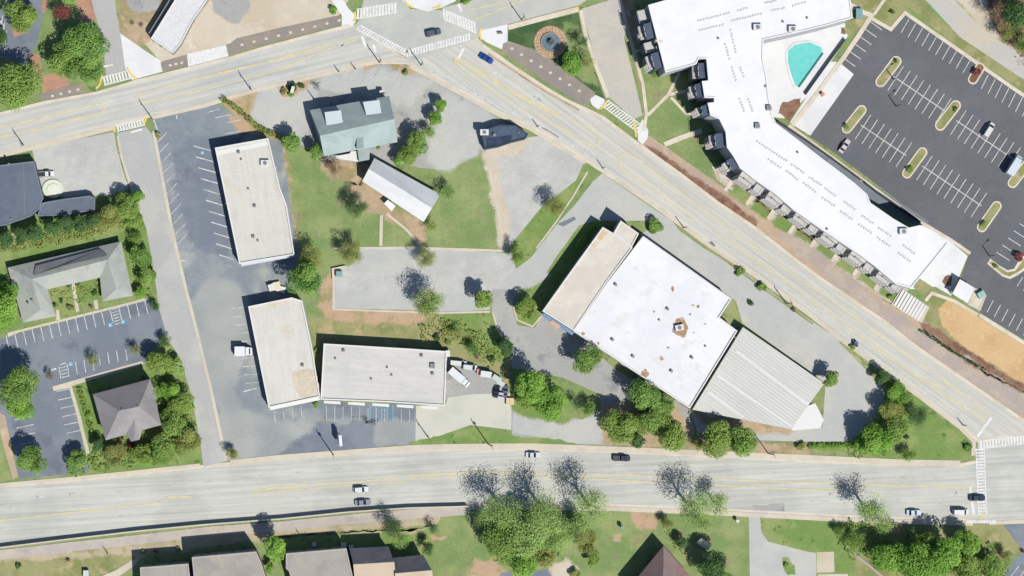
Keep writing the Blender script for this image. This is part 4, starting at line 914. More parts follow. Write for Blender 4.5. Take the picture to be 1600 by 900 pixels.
# grey metal roofed house
ghm = M("roof_metal_grey", (.47, .475, .47), (.44, .445, .44), s=.12, a1=.04, a2=.05, rough=.6, ribs=(122, .6, .03), raw=True)
gb, out = sloped("barn_house", "narrow gabled house with a pale grey metal roof between the two lawns",
    [(585, 247, 3.6), (688, 304, 3.6), (662, 347, 3.6), (566, 283, 3.6), (576, 264, 8.6), (675, 325, 8.6)], [(0, 1, 5, 4), (3, 2, 5, 4)], 3.6, WALLW, ghm, fp=(0, 1, 2, 3))
mesh("gable_wall", [(*loc(gb, x, y, z), z) for x, y, z in ((583, 250, 3.6), (568, 281, 3.6), (577, 265, 8.4), (686, 305, 3.6), (663, 344, 3.6), (674, 324, 8.4))], [(0, 1, 2), (3, 5, 4)], WALLW, gb)
addwin(gb, [(585, 247), (688, 304), (662, 347), (566, 283)], 3.6, 2, 1.7, 6, off=-.38, door=(3,)); addwin(gb, [(585, 247), (688, 304), (662, 347), (566, 283)], 3.6, 0, 1.7, 6, off=-.38)
p = [loc(gb, x, y, 2.8) for x, y in ((600, 318), (606, 312), (618, 322), (612, 330))]; G().prism(p, 2.6, 2.8).build("porch_roof", ghm, gb)
# slate kiosk
kb, lp, c = flat_building("kiosk_building", "small dark slate roofed building at the kerb of the avenue", [(757, 203), (780, 195), (806, 196), (825, 209), (821, 217), (800, 222), (780, 229), (758, 233), (753, 214)], 3.6, WALLD, M("roof_slate_dark", (90, 106, 124), (80, 94, 112), s=.3, a1=.06), cope=M("coping_slate", (70, 84, 104)), par=.25)
p = [loc(kb, x, y, 3.3) for x, y in ((760, 216), (800, 211), (798, 221), (780, 227), (760, 230))]; G().flat(p, 3.4).build("roof_panel", M("roof_slate_darker", (56, 68, 90), (66, 80, 100), s=.5), kb)
put_unit(kb, 754.5+2, 207, 3.35, U3); put_unit(kb, 772, 211, 3.35, U2); put_unit(kb, 810, 207, 3.35, U4)
# courtyard building
cb, out = sloped("courtyard_building", "U shaped grey green roofed building around a little garden",
    [(12, 418, 3.2), (189, 377, 3.2), (208, 462, 3.2), (160, 471, 3.2), (156, 434, 3.2), (74, 452, 3.2), (88, 494, 3.2), (36, 504, 3.2), (50, 436, 6.0), (168, 406, 6.0), (63, 484, 5.2), (182, 452, 5.2)],
    [(0, 1, 9, 8), (0, 8, 10, 7), (7, 10, 6), (6, 10, 8, 5), (5, 8, 9, 4), (4, 9, 11, 3), (3, 11, 2), (2, 11, 9, 1)], 3.2, WALLB, SHGG, fp=(0, 1, 2, 3, 4, 5, 6, 7))
slope_shade = M("roof_slope_shade", (124, 126, 130), (138, 138, 138), s=.3, a1=.08)
p = [(*loc(cb, x, y, z), z) for x, y, z in ((56, 415, 4.6), (156, 389, 4.3), (168, 399, 5.6), (100, 415, 5.75), (52, 430, 5.6))]
mesh("roof_panel", [(a, b, z+.12) for a, b, z in p], [(0, 1, 2, 3, 4)], slope_shade, cb)  # dark sheet that paints the north slope's shade onto the roof
for x, y in ((50, 469), (44, 474)): put_unit(cb, x, y, 4.9, U4, name="roof_vent")
for i, n in ((4, 6), (3, 3), (5, 3), (0, 12), (1, 5), (7, 5)): addwin(cb, [(12, 418), (189, 377), (208, 462), (160, 471), (156, 434), (74, 452), (88, 494), (36, 504)], 3.2, i, 1.6, n, off=-.38)
# hip roofed house
hh, out = sloped("hip_roof_house", "brownish grey hip roofed house with two small roof vents, among hedges",
    [(145, 616, 7.6), (235, 592, 7.6), (252, 664, 7.6), (165, 688, 7.6), (186, 642, 12.6), (217, 635, 12.6)], [(0, 1, 5, 4), (3, 2, 5, 4), (0, 3, 4), (1, 2, 5)], 7.6, WALLB, SHNG, fp=(0, 1, 2, 3))
mesh("porch_roof", [(*loc(hh, x, y, z), z) for x, y, z in ((198, 679, 7.9), (222, 674, 7.9), (210, 652, 10.4), (205, 690, 7.6), (218, 687, 7.6), (211, 688, 9.0))], [(0, 2, 5, 3), (2, 1, 4, 5), (3, 5, 4)], SHNG, hh)
for x, y in ((191, 640), (215, 635)): put_unit(hh, x, y, 12.2, U4, name="roof_vent")
for i, n in ((0, 6), (1, 4), (2, 6), (3, 4)): addwin(hh, [(145, 616), (235, 592), (252, 664), (165, 688)], 7.6, i, 1.7, n, off=-.38)
# slate blocks at the left edge
fb, lp, c = flat_building("slate_building", "flat blue slate roofed block at the left edge, behind the dark conifers", [(-30, 262), (53, 252), (60, 282), (67, 308), (62, 326), (46, 338), (8, 352), (-30, 356)], 4.6, WALLD, SLATE, cope=M("coping_slate_pale", (132, 142, 154)), par=.15)
G().prism([loc(fb, x, y, 4.4) for x, y in ((36.5, 256), (37.5, 256), (38.5, 336), (37.5, 336))], 4.45, 4.55).build("roof_seam", COPD, fb)
for x, y in ((17, 342), (14, 256)): put_unit(fb, x, y, 4.45, U4)
addwin(fb, [(-30, 262), (53, 252), (60, 282), (67, 308), (62, 326), (46, 338), (8, 352), (-30, 356)], 4.6, 0, 1.8, 6)
fb2, lp, c = flat_building("slate_annex", "low slate roofed annex beside the round pale pad", [(66, 317), (100, 311), (140, 306), (148, 309), (148, 328), (100, 336), (58, 338)], 3.6, WALLD, SLATE, cope=M("coping_slate_pale", (132, 142, 154)), par=.15)
put_unit(fb2, 69, 319, 4.85, U4)
# white roofed building at the top
wb, lp, c = flat_building("hall_building", "bright white roofed hall tilted across the top beige yard", [(236, 60), (272, 2), (285, -25), (332, -14), (321, 4), (300, 34), (282, 69), (270, 83)], 5.0, WALLG, M("roof_membrane_cool", (234, 234, 232), (226, 226, 226), s=.1, a1=.03), par=.2)
seams(wb, 4.8, [((256, 30), (300, 36)), ((266, 22), (309, 22))], COPE)
addwin(wb, [(236, 60), (272, 2), (285, -25), (332, -14), (321, 4), (300, 34), (282, 69), (270, 83)], 5.0, 4, 1.8, 3); addwin(wb, [(236, 60), (272, 2), (285, -25), (332, -14), (321, 4), (300, 34), (282, 69), (270, 83)], 5.0, 7, 1.8, 4, door=(1,))
G().prism([loc(wb, x, y, 3) for x, y in ((232, 52), (264, 0), (270, 2), (238, 55))], 2.8, 3.0).build("side_canopy", COPD, wb)
# southern row houses -----------------------------------------------------------------------
GREI = M("roof_taupe", (182, 176, 166), (172, 166, 158), s=.12, a1=.05, a2=.06, ang=90, stretch=6, c3=(192, 182, 166), s3=.2)
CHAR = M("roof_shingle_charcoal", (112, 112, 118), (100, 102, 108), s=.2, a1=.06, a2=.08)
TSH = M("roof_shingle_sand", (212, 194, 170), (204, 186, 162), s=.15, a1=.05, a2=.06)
for lb, rp, h in (("flat taupe roofed row house, leftmost of the southern row", [(219, 887), (294, 881), (300, 930), (221, 930)], 7.6),
                  ("large flat taupe roofed row house between the small house and the bright round tree", [(300, 871), (400, 862), (408, 880), (424, 930), (306, 930)], 9.0)):
    e, lp, c = flat_building("row_house", lb, rp, h, WALLG, GREI, cope=M("coping_taupe", (196, 190, 180)), par=.2); addwin(e, rp, h, 0, 4.6, 7); addwin(e, rp, h, 0, 1.7, 7, door=(2, 5))
rc = [(447, 865), (541, 857), (552, 905), (554, 930), (462, 930), (452, 893), (447, 888)]
e, lp, c = flat_building("row_house", "taupe roofed row house right of the bright round tree", rc, 7.6, WALLG, GREI, cope=M("coping_taupe", (196, 190, 180)), par=.2)
addwin(e, rc, 7.6, 0, 4.5, 6); addwin(e, rc, 7.6, 0, 1.7, 6, door=(1, 4))
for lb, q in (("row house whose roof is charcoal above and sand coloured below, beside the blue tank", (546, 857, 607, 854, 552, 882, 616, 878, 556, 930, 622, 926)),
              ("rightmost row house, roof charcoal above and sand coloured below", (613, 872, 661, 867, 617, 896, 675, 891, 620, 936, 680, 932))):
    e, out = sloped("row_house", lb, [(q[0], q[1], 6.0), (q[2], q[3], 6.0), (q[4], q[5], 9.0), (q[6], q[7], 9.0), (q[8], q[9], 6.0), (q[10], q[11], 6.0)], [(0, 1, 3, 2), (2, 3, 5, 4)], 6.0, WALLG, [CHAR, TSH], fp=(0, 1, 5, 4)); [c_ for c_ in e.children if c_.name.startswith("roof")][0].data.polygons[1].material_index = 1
    addwin(e, [(q[0], q[1]), (q[2], q[3]), (q[10], q[11]), (q[8], q[9])], 6.0, 0, 1.7, 4, off=-.38, door=(2,))
    for k in range(2): put_unit(e, (q[0]+q[2])/2+k*18-4, q[1]+19+(q[5]-q[1])*.1, 8.2, U4, name="roof_vent")
bh, out = sloped("hip_roof_house", "brown hip roofed house turned like a diamond at the bottom edge", [(1037, 853, 6), (1086, 908, 6), (1036, 968, 6), (982, 920, 6), (1036, 911, 11)],
    [(0, 1, 4), (1, 2, 4), (2, 3, 4), (3, 0, 4)], 6, WALLB, M("roof_shingle_brown", (166, 140, 136), (154, 130, 128), s=.2, a1=.05, a2=.08, c3=(170, 136, 124), s3=.2), fp=(0, 1, 2, 3))
addwin(bh, [(1037, 853), (1086, 908), (1036, 968), (982, 920)], 6, 0, 1.8, 4, off=-.38); addwin(bh, [(1037, 853), (1086, 908), (1036, 968), (982, 920)], 6, 3, 1.8, 4, off=-.38, door=(1,))
# white pavilion
pv = empty("pavilion", (*W(1505, 455, 3.5), 0), label="small white square pavilion at the corner of the fresh parking lot", cat="pavilion")
pp = [loc(pv, x, y, 3.5) for x, y in ((1500, 436), (1523, 450), (1512, 474), (1488, 459))]
G().prism(pp, 3.2, 3.5).build("roof", WROOF, pv); ip = offs(ccw(pp), .5, True)
for x, y in ip: G().box(x, y, 1.6, .3, .3, 3.2).build("post", UNITL, pv)
G().prism(offs(ccw(pp), 1.0, True), 0, 2.2, cap=True).build("enclosure_wall", WALLW, pv)
# tent-like shed at the bottom
sh, out = sloped("garden_shed", "tiny cream gabled shed in the lawn above the dark tree", [(1088, 848, 2.4), (1097, 840, 2.4), (1112, 852, 2.4), (1106, 860, 2.4), (1092, 844, 3.4), (1109, 856, 3.4)], [(0, 3, 5, 4), (1, 2, 5, 4)], 2.4, WALLW, M("roof_cream", (246, 232, 206)), cat="shed", fp=(0, 1, 2, 3))

# apartment block ------------------------------------------------------------------------
H = 13.0
RA = [(1013, 8), (1062, -6), (1120, -30), (1325, -30), (1332, 28), (1290, 40), (1240, 52), (1193, 62), (1192, 92), (1198, 120), (1201, 150), (1206, 178), (1212, 192), (1254, 224), (1285, 248),
      (1335, 286), (1355, 304), (1360, 317), (1396, 342), (1420, 356), (1438, 352), (1456, 360), (1482, 379), (1452, 416), (1424, 450), (1400, 444), (1366, 415), (1340, 396), (1280, 356), (1240, 328), (1210, 302), (1178, 280), (1156, 262), (1146, 244), (1136, 230), (1134, 206),
      (1124, 186), (1110, 180), (1106, 161), (1116, 160), (1116, 153), (1101, 152), (1097, 127), (1107, 126), (1104, 92), (1092, 91), (1088, 100), (1040, 113)]
ap, lp, c = flat_building("apartment_building", "huge white roofed apartment building wrapped around the swimming pool", RA, H, M("stucco_apartment", (206, 206, 206), (194, 196, 200), s=.2, a1=.04), M("roof_membrane_bright", (253, 253, 253), (248, 248, 250), s=.1, a1=.02, a2=.02), cope=M("coping_bright", (250, 250, 250), a1=.02, a2=.02), par=.22)
z = H-.22
def row(a, b, n, u=U5, skip=()):
    for k in range(n):
        if k in skip: continue
        x, y = a[0]+(b[0]-a[0])*k/max(1, n-1), a[1]+(b[1]-a[1])*k/max(1, n-1); put_unit(ap, x+random.uniform(-.5, .5), y+random.uniform(-.5, .5), z, u, random.uniform(-.1, .1))
row((1092, 33), (1140, 21), 12); row((1094, 48), (1130, 39), 9); row((1154, 17), (1167, 13), 4); row((1145, 33), (1190, 22), 12); row((1197, 5), (1212, 2), 5); row((1208, 17), (1226, 13), 5); row((1240, 9), (1258, 4), 5)
row((1142, 48), (1150, 82), 8); row((1134, 70), (1140, 92), 6); row((1144, 106), (1150, 126), 5); row((1157, 106), (1162, 120), 4); row((1156, 156), (1163, 174), 5); row((1170, 156), (1176, 174), 5)
row((1184, 222), (1230, 252), 13); row((1202, 250), (1220, 262), 6); row((1230, 268), (1246, 281), 6); row((1238, 258), (1256, 270), 6); row((1266, 278), (1284, 290), 6); row((1257, 287), (1274, 300), 6)
row((1290, 295), (1306, 307), 6); row((1286, 310), (1304, 322), 6); row((1320, 316), (1336, 328), 6); row((1314, 331), (1331, 343), 6); row((1348, 338), (1364, 349), 6); row((1343, 352), (1361, 364), 6)
row((1374, 357), (1392, 369), 6); row((1372, 372), (1390, 385), 6); row((1413, 384), (1429, 397), 6); row((1405, 396), (1422, 409), 6)
for x, y, u in ((1183, 43, U3), (1201, 169, U1), (1183, 197, U1), (1411, 362, U3), (1292, 378-20, U4), (1122, 60, U4), (1261, 28, U4), (1223, 34, U4), (1196, 135, U4), (1246, 218+20, U4), (1238, 46, U3)): put_unit(ap, x, y, z, u)
stain(ap, [(1174, 41), (1190, 40), (1190, 47), (1176, 47)], z, M("tan_wear", (228, 214, 186))); stain(ap, [(1408, 358), (1413, 356), (1414, 366), (1408, 367)], z, M("pinkish_wear", (232, 200, 184)))
stain(ap, [(1000+24, 62), (1034, 63), (1036, 66), (1026, 66)], z, M("tan_wear", (228, 214, 186)), .05)
# facade bays with balconies on the west and south west fronts
BALC = P("balcony_slab", (206, 204, 198)); RAIL = P("balcony_rail", (60, 66, 76), metal=.3); RAILP = P("balcony_rail_pale", (200, 200, 196))
def bay(a, b, depth, h, wall, floors=4, nwin=2):
    """projecting bay between roof-line points a->b (outside on the left of travel in photo = west), with balcony slabs"""
    pa, pb = loc(ap, *a, H), loc(ap, *b, H); ux, uy, l = unit(pa, pb); nx, ny = uy, -ux
    q = [pa, pb, (pb[0]+nx*depth, pb[1]+ny*depth), (pa[0]+nx*depth, pa[1]+ny*depth)]
    if h: G().prism(q, 0, h).build("facade_bay", wall, ap)
    windows(ap, pa if not h else q[3], pb if not h else q[2], H-1.8, nwin, ww=1.6, wh=1.7)
    for f in range(1, floors):
        zz = f*H/floors; dd = depth+(1.5 if h else 1.6); o0 = depth if h else 0
        s_ = [(pa[0]+nx*o0+ux*.3, pa[1]+ny*o0+uy*.3), (pb[0]+nx*o0-ux*.3, pb[1]+ny*o0-uy*.3), (pb[0]+nx*dd-ux*.3, pb[1]+ny*dd-uy*.3), (pa[0]+nx*dd+ux*.3, pa[1]+ny*dd+uy*.3)]
        bo = G().prism(s_, zz-.15, zz).build("balcony", BALC, ap)
        g = G(); o1 = offs(s_, 0); mid = [s_[3], s_[2]]
        g.cyl((*s_[3], zz+1), (*s_[2], zz+1), .05, n=5); g.cyl((*s_[0], zz+1), (*s_[3], zz+1), .05, n=5); g.cyl((*s_[1], zz+1), (*s_[2], zz+1), .05, n=5)
        nb = max(3, int(l/.5))
        for k in range(nb+1): x, y = s_[3][0]+(s_[2][0]-s_[3][0])*k/nb, s_[3][1]+(s_[2][1]-s_[3][1])*k/nb; g.box(x, y, zz+.5, .04, .04, 1.0)
        g.build("railing", RAILP if wall.name == "stucco_tan" else RAIL, bo)
        windows(ap, s_[0], s_[1], zz-1.9+.6, nwin, ww=1.6, wh=1.9, margin=.6)
SG = M("stucco_shade", (92, 104, 122), (80, 92, 110), s=.2, a1=.05)  # shade of the west fronts put into the stucco colour
bay((1013, 10), (1018, 32), 1.6, 0, SG); bay((1018, 34), (1023, 58), 2.4, H-1.2, SG); bay((1023, 60), (1028, 78), 1.6, 0, SG); bay((1029, 80), (1036, 104), 2.4, H-1.2, SG)
bay((1105, 97), (1106, 122), 2.6, H-1.5, SG); bay((1097, 129), (1101, 150), 2.2, H-1.2, SG); bay((1106, 163), (1109, 178), 2.0, H-1.2, SG); bay((1134, 207), (1136, 229), 3.2, H-1.5, SG); bay((1146, 245), (1155, 261), 2.2, H-1.3, SG)
WG = M("stucco_tan", (224, 220, 208), (212, 208, 200), s=.2, a1=.05)
for k in range(6):
    t0, t1 = k/6+.015, k/6+.10
    a = (1158+(1418-1158)*t0, 264+(448-264)*t0); b = (1158+(1418-1158)*t1, 264+(448-264)*t1)
    bay(a, b, 1.5, H-1.6, WG, nwin=1)
    t0, t1 = k/6+.105, k/6+.16
    a = (1158+(1418-1158)*t0, 264.5+(448-264)*t0); b = (1158+(1418-1158)*t1, 264.5+(448-264)*t1); bay(a, b, 1.2, 0, WG, nwin=1)
addwin(ap, RA, H, 24, 11, 6, ww=1.5, wh=1.6); addwin(ap, RA, H, 24, 7.7, 6, ww=1.5, wh=1.6); addwin(ap, RA, H, 24, 4.5, 6, ww=1.5, wh=1.6)
# pool and its fence
o = G().prism(wp([(1228, 80), (1240, 67), (1265, 63), (1286, 71), (1289, 83), (1270, 110), (1248, 140), (1241, 138), (1233, 120), (1228, 97)]), .0, .16).build("swimming_pool", WHT, label="turquoise kite shaped swimming pool in the white courtyard", cat="swimming pool")
nb = NB("pool_water"); nz = nb.noise(nb.n("ShaderNodeNewGeometry").outputs["Position"], .8, 3)
nb.l(nb.mix(nz, alb((96, 214, 206)), alb((150, 236, 226))), nb.b.inputs["Base Color"]); nb.b.inputs["Roughness"].default_value = .25
G().flat(wp([(1231, 80), (1242, 70), (1265, 66), (1283, 74), (1285, 83), (1267, 107), (1247, 136), (1243, 134), (1237, 119), (1231, 97)]), .18).build("water", nb.m, parent=o)
G().prism(wp([(1285, 83), (1286.5, 84), (1249, 137), (1247, 136)]), .16, .55).build("pool_edge", P("tile_teal", (60, 150, 140)), parent=o)
def fence(label, pts, h=1.8, sp=2.4, col=RAIL, name="fence", rails=(.3, 1.7), picket=.35, solid=None, group=None):
    w_ = wp(pts); e = empty(name, (*w_[0], 0), label=label, cat="fence", group=group); ox, oy = w_[0]
    for a, b in zip(w_[:-1], w_[1:]):
        ux, uy, l = unit(a, b); n = max(1, int(l/sp)); rz = math.atan2(uy, ux)
        for k in range(n+1): G().box(a[0]-ox+ux*l*k/n, a[1]-oy+uy*l*k/n, h/2+.05, .14, .14, h+.1, rz).build("post", col, e)
        g = G(); mx, my = (a[0]+b[0])/2-ox, (a[1]+b[1])/2-oy
        if solid: g.box(mx, my, h/2, l, solid, h, rz).build("panel", col, e); continue
        for z_ in rails: g.box(mx, my, z_, l, .07, .09, rz)
        g.build("rail", col, e)
        m = int(l/picket); q = G()
        for k in range(m): q.box(a[0]-ox+ux*(k+.5)*picket, a[1]-oy+uy*(k+.5)*picket, h/2, .05, .05, h-.1, rz)
        q.build("pickets", col, e)["kind"] = "stuff"
    return e
fence("dark metal fence between the pool deck and the white drop off", [(1320, 62), (1288, 106), (1258, 148)], h=1.4, solid=.2, col=P("fence_shade_dark", (74, 72, 72)))
fence("long dark strip standing in for the shaded gap along the parking side of the apartment building", [(1214, 190), (1262, 222), (1296, 246), (1344, 281)], h=1.6, solid=.3, col=P("fence_shade_dark", (74, 72, 72)))  # solid dark strip, painted shade of the gap beside the wall
fence("dark strip standing in for the shaded gap on the mid parking side of the apartment building", [(1350, 286), (1372, 303), (1400, 322), (1436, 347)], h=2.0, solid=.3, col=P("fence_shade_dark", (74, 72, 72)))  # same dark strip carried on, shade of the wall gap as colour
# stairs at the trail end
st = empty("terrace_steps", (*W(1425, 472), 0), label="broad white slatted steps between the apartment terrace and the trail", cat="steps")
for k in range(9):
    x0, y0 = 1398+k*1.2+ k*3.2, 466+k*1.6-8-k*1.6
    a = (1392+k*5.4, 470+k*3.6-12); 
    p = [loc(st, x, y, 0) for x, y in ((1404+k*4.6-6, 450+k*3.4+2), (1404+k*4.6-2.2, 450+k*3.4+3.2), (1404+k*4.6-10+3, 450+k*3.4+21), (1404+k*4.6-13, 450+k*3.4+18))]
    G().prism([loc(st, x, y, 0) for x, y in ((1410+k*4.4, 452+k*3.0), (1413+k*4.4, 454+k*3.0), (1399+k*4.4, 478+k*3.0), (1396+k*4.4, 476+k*3.0))], 0, .62-k*.03).build("step", WHT, st)
G().prism([loc(st, x, y, 0) for x, y in ((1408, 450), (1452, 480), (1440, 505), (1392, 476))], 0, .3).build("landing", TAN, st)
# roadside retaining wall
rw = [(-60, 862), (0, 855), (105, 842), (216, 829), (320, 819), (440, 810), (548, 799), (640, 793), (730, 790.5)]
g = G(); strip(g, rw, 1.6, 0, 1.7); rwall = g.build("retaining_wall", WALLW, label="low concrete wall between the highway and the wide greyish walk", cat="wall")
G(); g = G(); strip(g, rw, 2.0, 1.71, 1.8); g.build("wall_cap", TAN, parent=rwall)
g = G(); strip(g, [(1322, 853), (1340, 870), (1358, 884), (1384, 906)], 4, 0, .7); g.build("garden_wall", P("wall_brown_grey", (170, 156, 144)), label="crooked brownish garden wall beside the rich green lawn", cat="wall")
g = G(); strip(g, [(520, 436), (519, 420), (540, 416)], 2, 0, .8); g.build("enclosure_wall", KERB, label="short cream wall at the corner of the parking terrace", cat="wall")
# fountain
fx, fy = W(860, 66)
fo = empty("fountain", (fx, fy, 0), rz=.1, label="round fountain with stone ring in the green triangle", cat="fountain")
def disc(r, n=40): return [(math.cos(2*math.pi*k/n)*r, math.sin(2*math.pi*k/n)*r) for k in range(n)]
PVR = [M("fountain_paver", (214, 184, 150), (200, 168, 138), s=.4, a1=.1, a2=.2), M("fountain_paver_b", (198, 162, 132), (212, 182, 150), s=.4, a1=.1, a2=.2)]
for ring, (r0, r1, n) in enumerate(((3.15, 3.75, 20), (3.8, 4.4, 24), (4.45, 5.1, 28))):
    for k in range(n):
        t0, t1 = 2*math.pi*(k+.03)/n, 2*math.pi*(k+.97)/n
        G().prism([(math.cos(t)*r, math.sin(t)*r) for r, t in ((r0, t0), (r1, t0), (r1, (t0+t1)/2), (r1, t1), (r0, t1))], .0, .14+.02*random.random()).build("paver", PVR[(k+ring) % 2], fo)
g = G(); n = 32; v = [(math.cos(2*math.pi*k/n)*r, math.sin(2*math.pi*k/n)*r, z_) for r, z_ in ((3.05, .1), (3.05, .6), (2.75, .6), (2.75, .1)) for k in range(n)]
g.add(v, [(r*n+k, r*n+(k+1) % n, (r+1)*n+(k+1) % n, (r+1)*n+k) for r in range(3) for k in range(n)]); g.build("basin_rim", P("stone_rim", (176, 156, 136)), fo)
nb = NB("fountain_water"); nz = nb.noise(nb.n("ShaderNodeNewGeometry").outputs["Position"], 1.4, 4)
nb.l(nb.mix(nz, alb((70, 96, 112)), alb((150, 172, 178))), nb.b.inputs["Base Color"]); nb.b.inputs["Roughness"].default_value = .2
G().flat(disc(2.76, 32), .42).build("water", nb.m, fo)
for zb, r in ((1.1, 1.1), (1.9, .6)):
    g = G(); v = [(math.cos(2*math.pi*k/16)*rr, math.sin(2*math.pi*k/16)*rr, zz) for rr, zz in ((.15, zb-.35), (r, zb), (r-.1, zb+.02), (.15, zb-.15)) for k in range(16)]
    g.add(v, [(q*16+k, q*16+(k+1) % 16, (q+1)*16+(k+1) % 16, (q+1)*16+k) for q in range(3) for k in range(16)]); g.build("bowl", P("stone_dark", (90, 92, 96)), fo)
G().cyl((0, 0, .2), (0, 0, 2.3), .18, .1, 10).build("column", P("stone_dark", (90, 92, 96)), fo)
# pale round pad
g = G().prism([(W(83, 295)[0]+math.cos(t*.2617)*3.3, W(83, 295)[1]+math.sin(t*.2617)*2.9) for t in range(24)], -.05, .5)
rp = g.build("round_platform", P("pale_green", (232, 238, 212), var=.05), label="pale greenish round platform between the slate roofs", cat="platform")
G().prism([(W(84, 295)[0]+math.cos(t*.2617)*2.0, W(84, 296)[1]+math.sin(t*.2617)*1.7) for t in range(24)], .5, .7).build("platform_top", P("pale_green_light", (240, 244, 224)), parent=rp)
# ================================================================ VEGETATION
def leafmat(name, c1, c2, c3):
    nb = NB(name)
    at = nb.n("ShaderNodeAttribute"); at.attribute_name = "tone"
    oi = nb.n("ShaderNodeObjectInfo")
    col = nb.mix(smooth(nb, at.outputs["Fac"], .15, .85), c1, c2)
    col = nb.mix(nb.math('MULTIPLY', oi.outputs["Random"], .8), col, c3)
    nb.l(col, nb.b.inputs["Base Color"]); nb.b.inputs["Roughness"].default_value = .7; nb.b.inputs["Specular IOR Level"].default_value = .2
    tr = nb.n("ShaderNodeBsdfTranslucent"); nb.l(col, tr.inputs[0])
    mx = nb.n("ShaderNodeMixShader"); mx.inputs[0].default_value = .3
    nb.l(nb.b.outputs[0], mx.inputs[1]); nb.l(tr.outputs[0], mx.inputs[2])
    nb.l(mx.outputs[0], nb.t.nodes["Material Output"].inputs[0]); return nb.m
def a_(r, g_, b): return (lin(r), lin(g_), lin(b))
LEAF = {
 'green': leafmat("leaves_green", a_(74, 108, 48), a_(112, 144, 70), a_(120, 138, 64)),
 'bright': leafmat("leaves_bright", a_(92, 132, 46), a_(126, 160, 68), a_(90, 128, 50)),
 'dark': leafmat("leaves_dark", a_(48, 78, 44), a_(78, 108, 60), a_(64, 90, 48)),
 'olive': leafmat("leaves_olive", a_(104, 112, 52), a_(136, 144, 78), a_(120, 124, 70)),
 'pale': leafmat("leaves_pale", a_(104, 134, 62), a_(142, 168, 94), a_(124, 148, 84)),
 'brown': leafmat("leaves_brown", a_(96, 80, 66), a_(134, 112, 88), a_(110, 100, 76)),
 'red': leafmat("leaves_red", a_(88, 50, 48), a_(128, 72, 62), a_(110, 60, 60)),
}
BARK = P("bark", (118, 100, 86), rough=.95, var=.15)
def crown(seed, n, leaf, lobes, squash=.85, shell=.72):
    r = np.random.RandomState(seed)
    # lobe centres spread through a unit ball
    c = r.normal(size=(lobes, 3)); c /= np.linalg.norm(c, axis=1)[:, None]; c *= (r.uniform(.25, .68, lobes)**.8)[:, None]; c[:, 2] *= squash
    rad = r.uniform(.36, .52, lobes); tone = r.uniform(0, 1, lobes)
    w_ = rad**2; li = r.choice(lobes, n, p=w_/w_.sum())
    d = r.normal(size=(n, 3)); d /= np.linalg.norm(d, axis=1)[:, None]
    d[:, 2] = np.where(r.rand(n) < .6, np.abs(d[:, 2]), d[:, 2])
    rr = rad[li]*r.uniform(shell, 1.06, n); p = c[li]+d*rr[:, None]*np.array([1, 1, .85])
    nrm = d*.7+r.normal(size=(n, 3))*.45+np.array([0, 0, .45]); nrm /= np.linalg.norm(nrm, axis=1)[:, None]
    t = np.cross(nrm, r.normal(size=(n, 3))); t /= np.linalg.norm(t, axis=1)[:, None]; b = np.cross(nrm, t)
    s = leaf*r.uniform(.6, 1.3, n)[:, None]
    q = np.stack([p-t*s, p-b*s*.75, p+t*s, p+b*s*.75], 1).reshape(-1, 3)
    me = D.meshes.new("crown")
    me.vertices.add(4*n); me.vertices.foreach_set("co", q.astype(np.float32).ravel())
    me.loops.add(4*n); me.loops.foreach_set("vertex_index", np.arange(4*n, dtype=np.int32))
    me.polygons.add(n); me.polygons.foreach_set("loop_start", np.arange(0, 4*n, 4, dtype=np.int32)); me.polygons.foreach_set("loop_total", np.full(n, 4, dtype=np.int32))
    at = me.attributes.new("tone", 'FLOAT', 'FACE'); at.data.foreach_set("value", np.clip(tone[li]*.7+r.uniform(0, .4, n), 0, 1).astype(np.float32))
    me.update(); me.validate(); me.materials.append(LEAF['green'])
    return me
def trunkmesh(seed, sparse=False):
    """unit tree: crown radius 1, crown centre at z=1.25"""
    r = random.Random(seed); g = G()
    g.cyl((0, 0, 0), (.02, .01, .55), .075, .06, 8); g.cyl((.02, .01, .55), (.03, 0, 1.1), .06, .035, 7)
    for k in range(7 if sparse else 5):
        t = 2*math.pi*k/(7 if sparse else 5)+r.uniform(-.5, .5); z0 = .5+.07*k; rr = r.uniform(.35, .7)
        e = (math.cos(t)*rr, math.sin(t)*rr, z0+r.uniform(.4, .8)); m_ = (e[0]*.45, e[1]*.45, z0+(e[2]-z0)*.6)
        g.cyl((.02, 0, z0), m_, .028, .016, 5); g.cyl(m_, (e[0]+r.uniform(-.12, .12), e[1]+r.uniform(-.12, .12), e[2]), .016, .006, 5)
        if sparse:
            for j in range(3):
                q = (m_[0]+r.uniform(-.3, .3)+e[0]*.3, m_[1]+r.uniform(-.3, .3)+e[1]*.3, m_[2]+r.uniform(.1, .5)); g.cyl(m_, q, .014, .005, 4)
    return shared("trunk", g, BARK)
CR = {}
def getcrown(kind, cls, dens, var):
    key = (kind, cls, dens, var)
    if key not in CR:
        base_key = (cls, dens, var)
        if base_key not in CR:
            n, leaf, lobes = {0: (900, .105, 7), 1: (2400, .07, 11), 2: (5200, .05, 16), 3: (9000, .038, 24)}[cls]
            f = {'full': 1.0, 'thin': .46, 'sparse': .23}[dens]
            CR[base_key] = crown(100+var*31+int(f*100)+cls*7, int(n*f*(1 if dens == 'full' else 1.7)), leaf*(1 if dens == 'full' else .62), lobes, shell=.72 if dens == 'full' else .35)
            me = CR[base_key]; me.materials.clear(); me.materials.append(LEAF[kind]); CR[key] = me
        else:
            me = CR[base_key].copy(); me.materials.clear(); me.materials.append(LEAF[kind]); CR[key] = me
    return CR[key]
TRK = [trunkmesh(k) for k in range(3)]; TRS = [trunkmesh(10+k, True) for k in range(2)]
NT = [0]
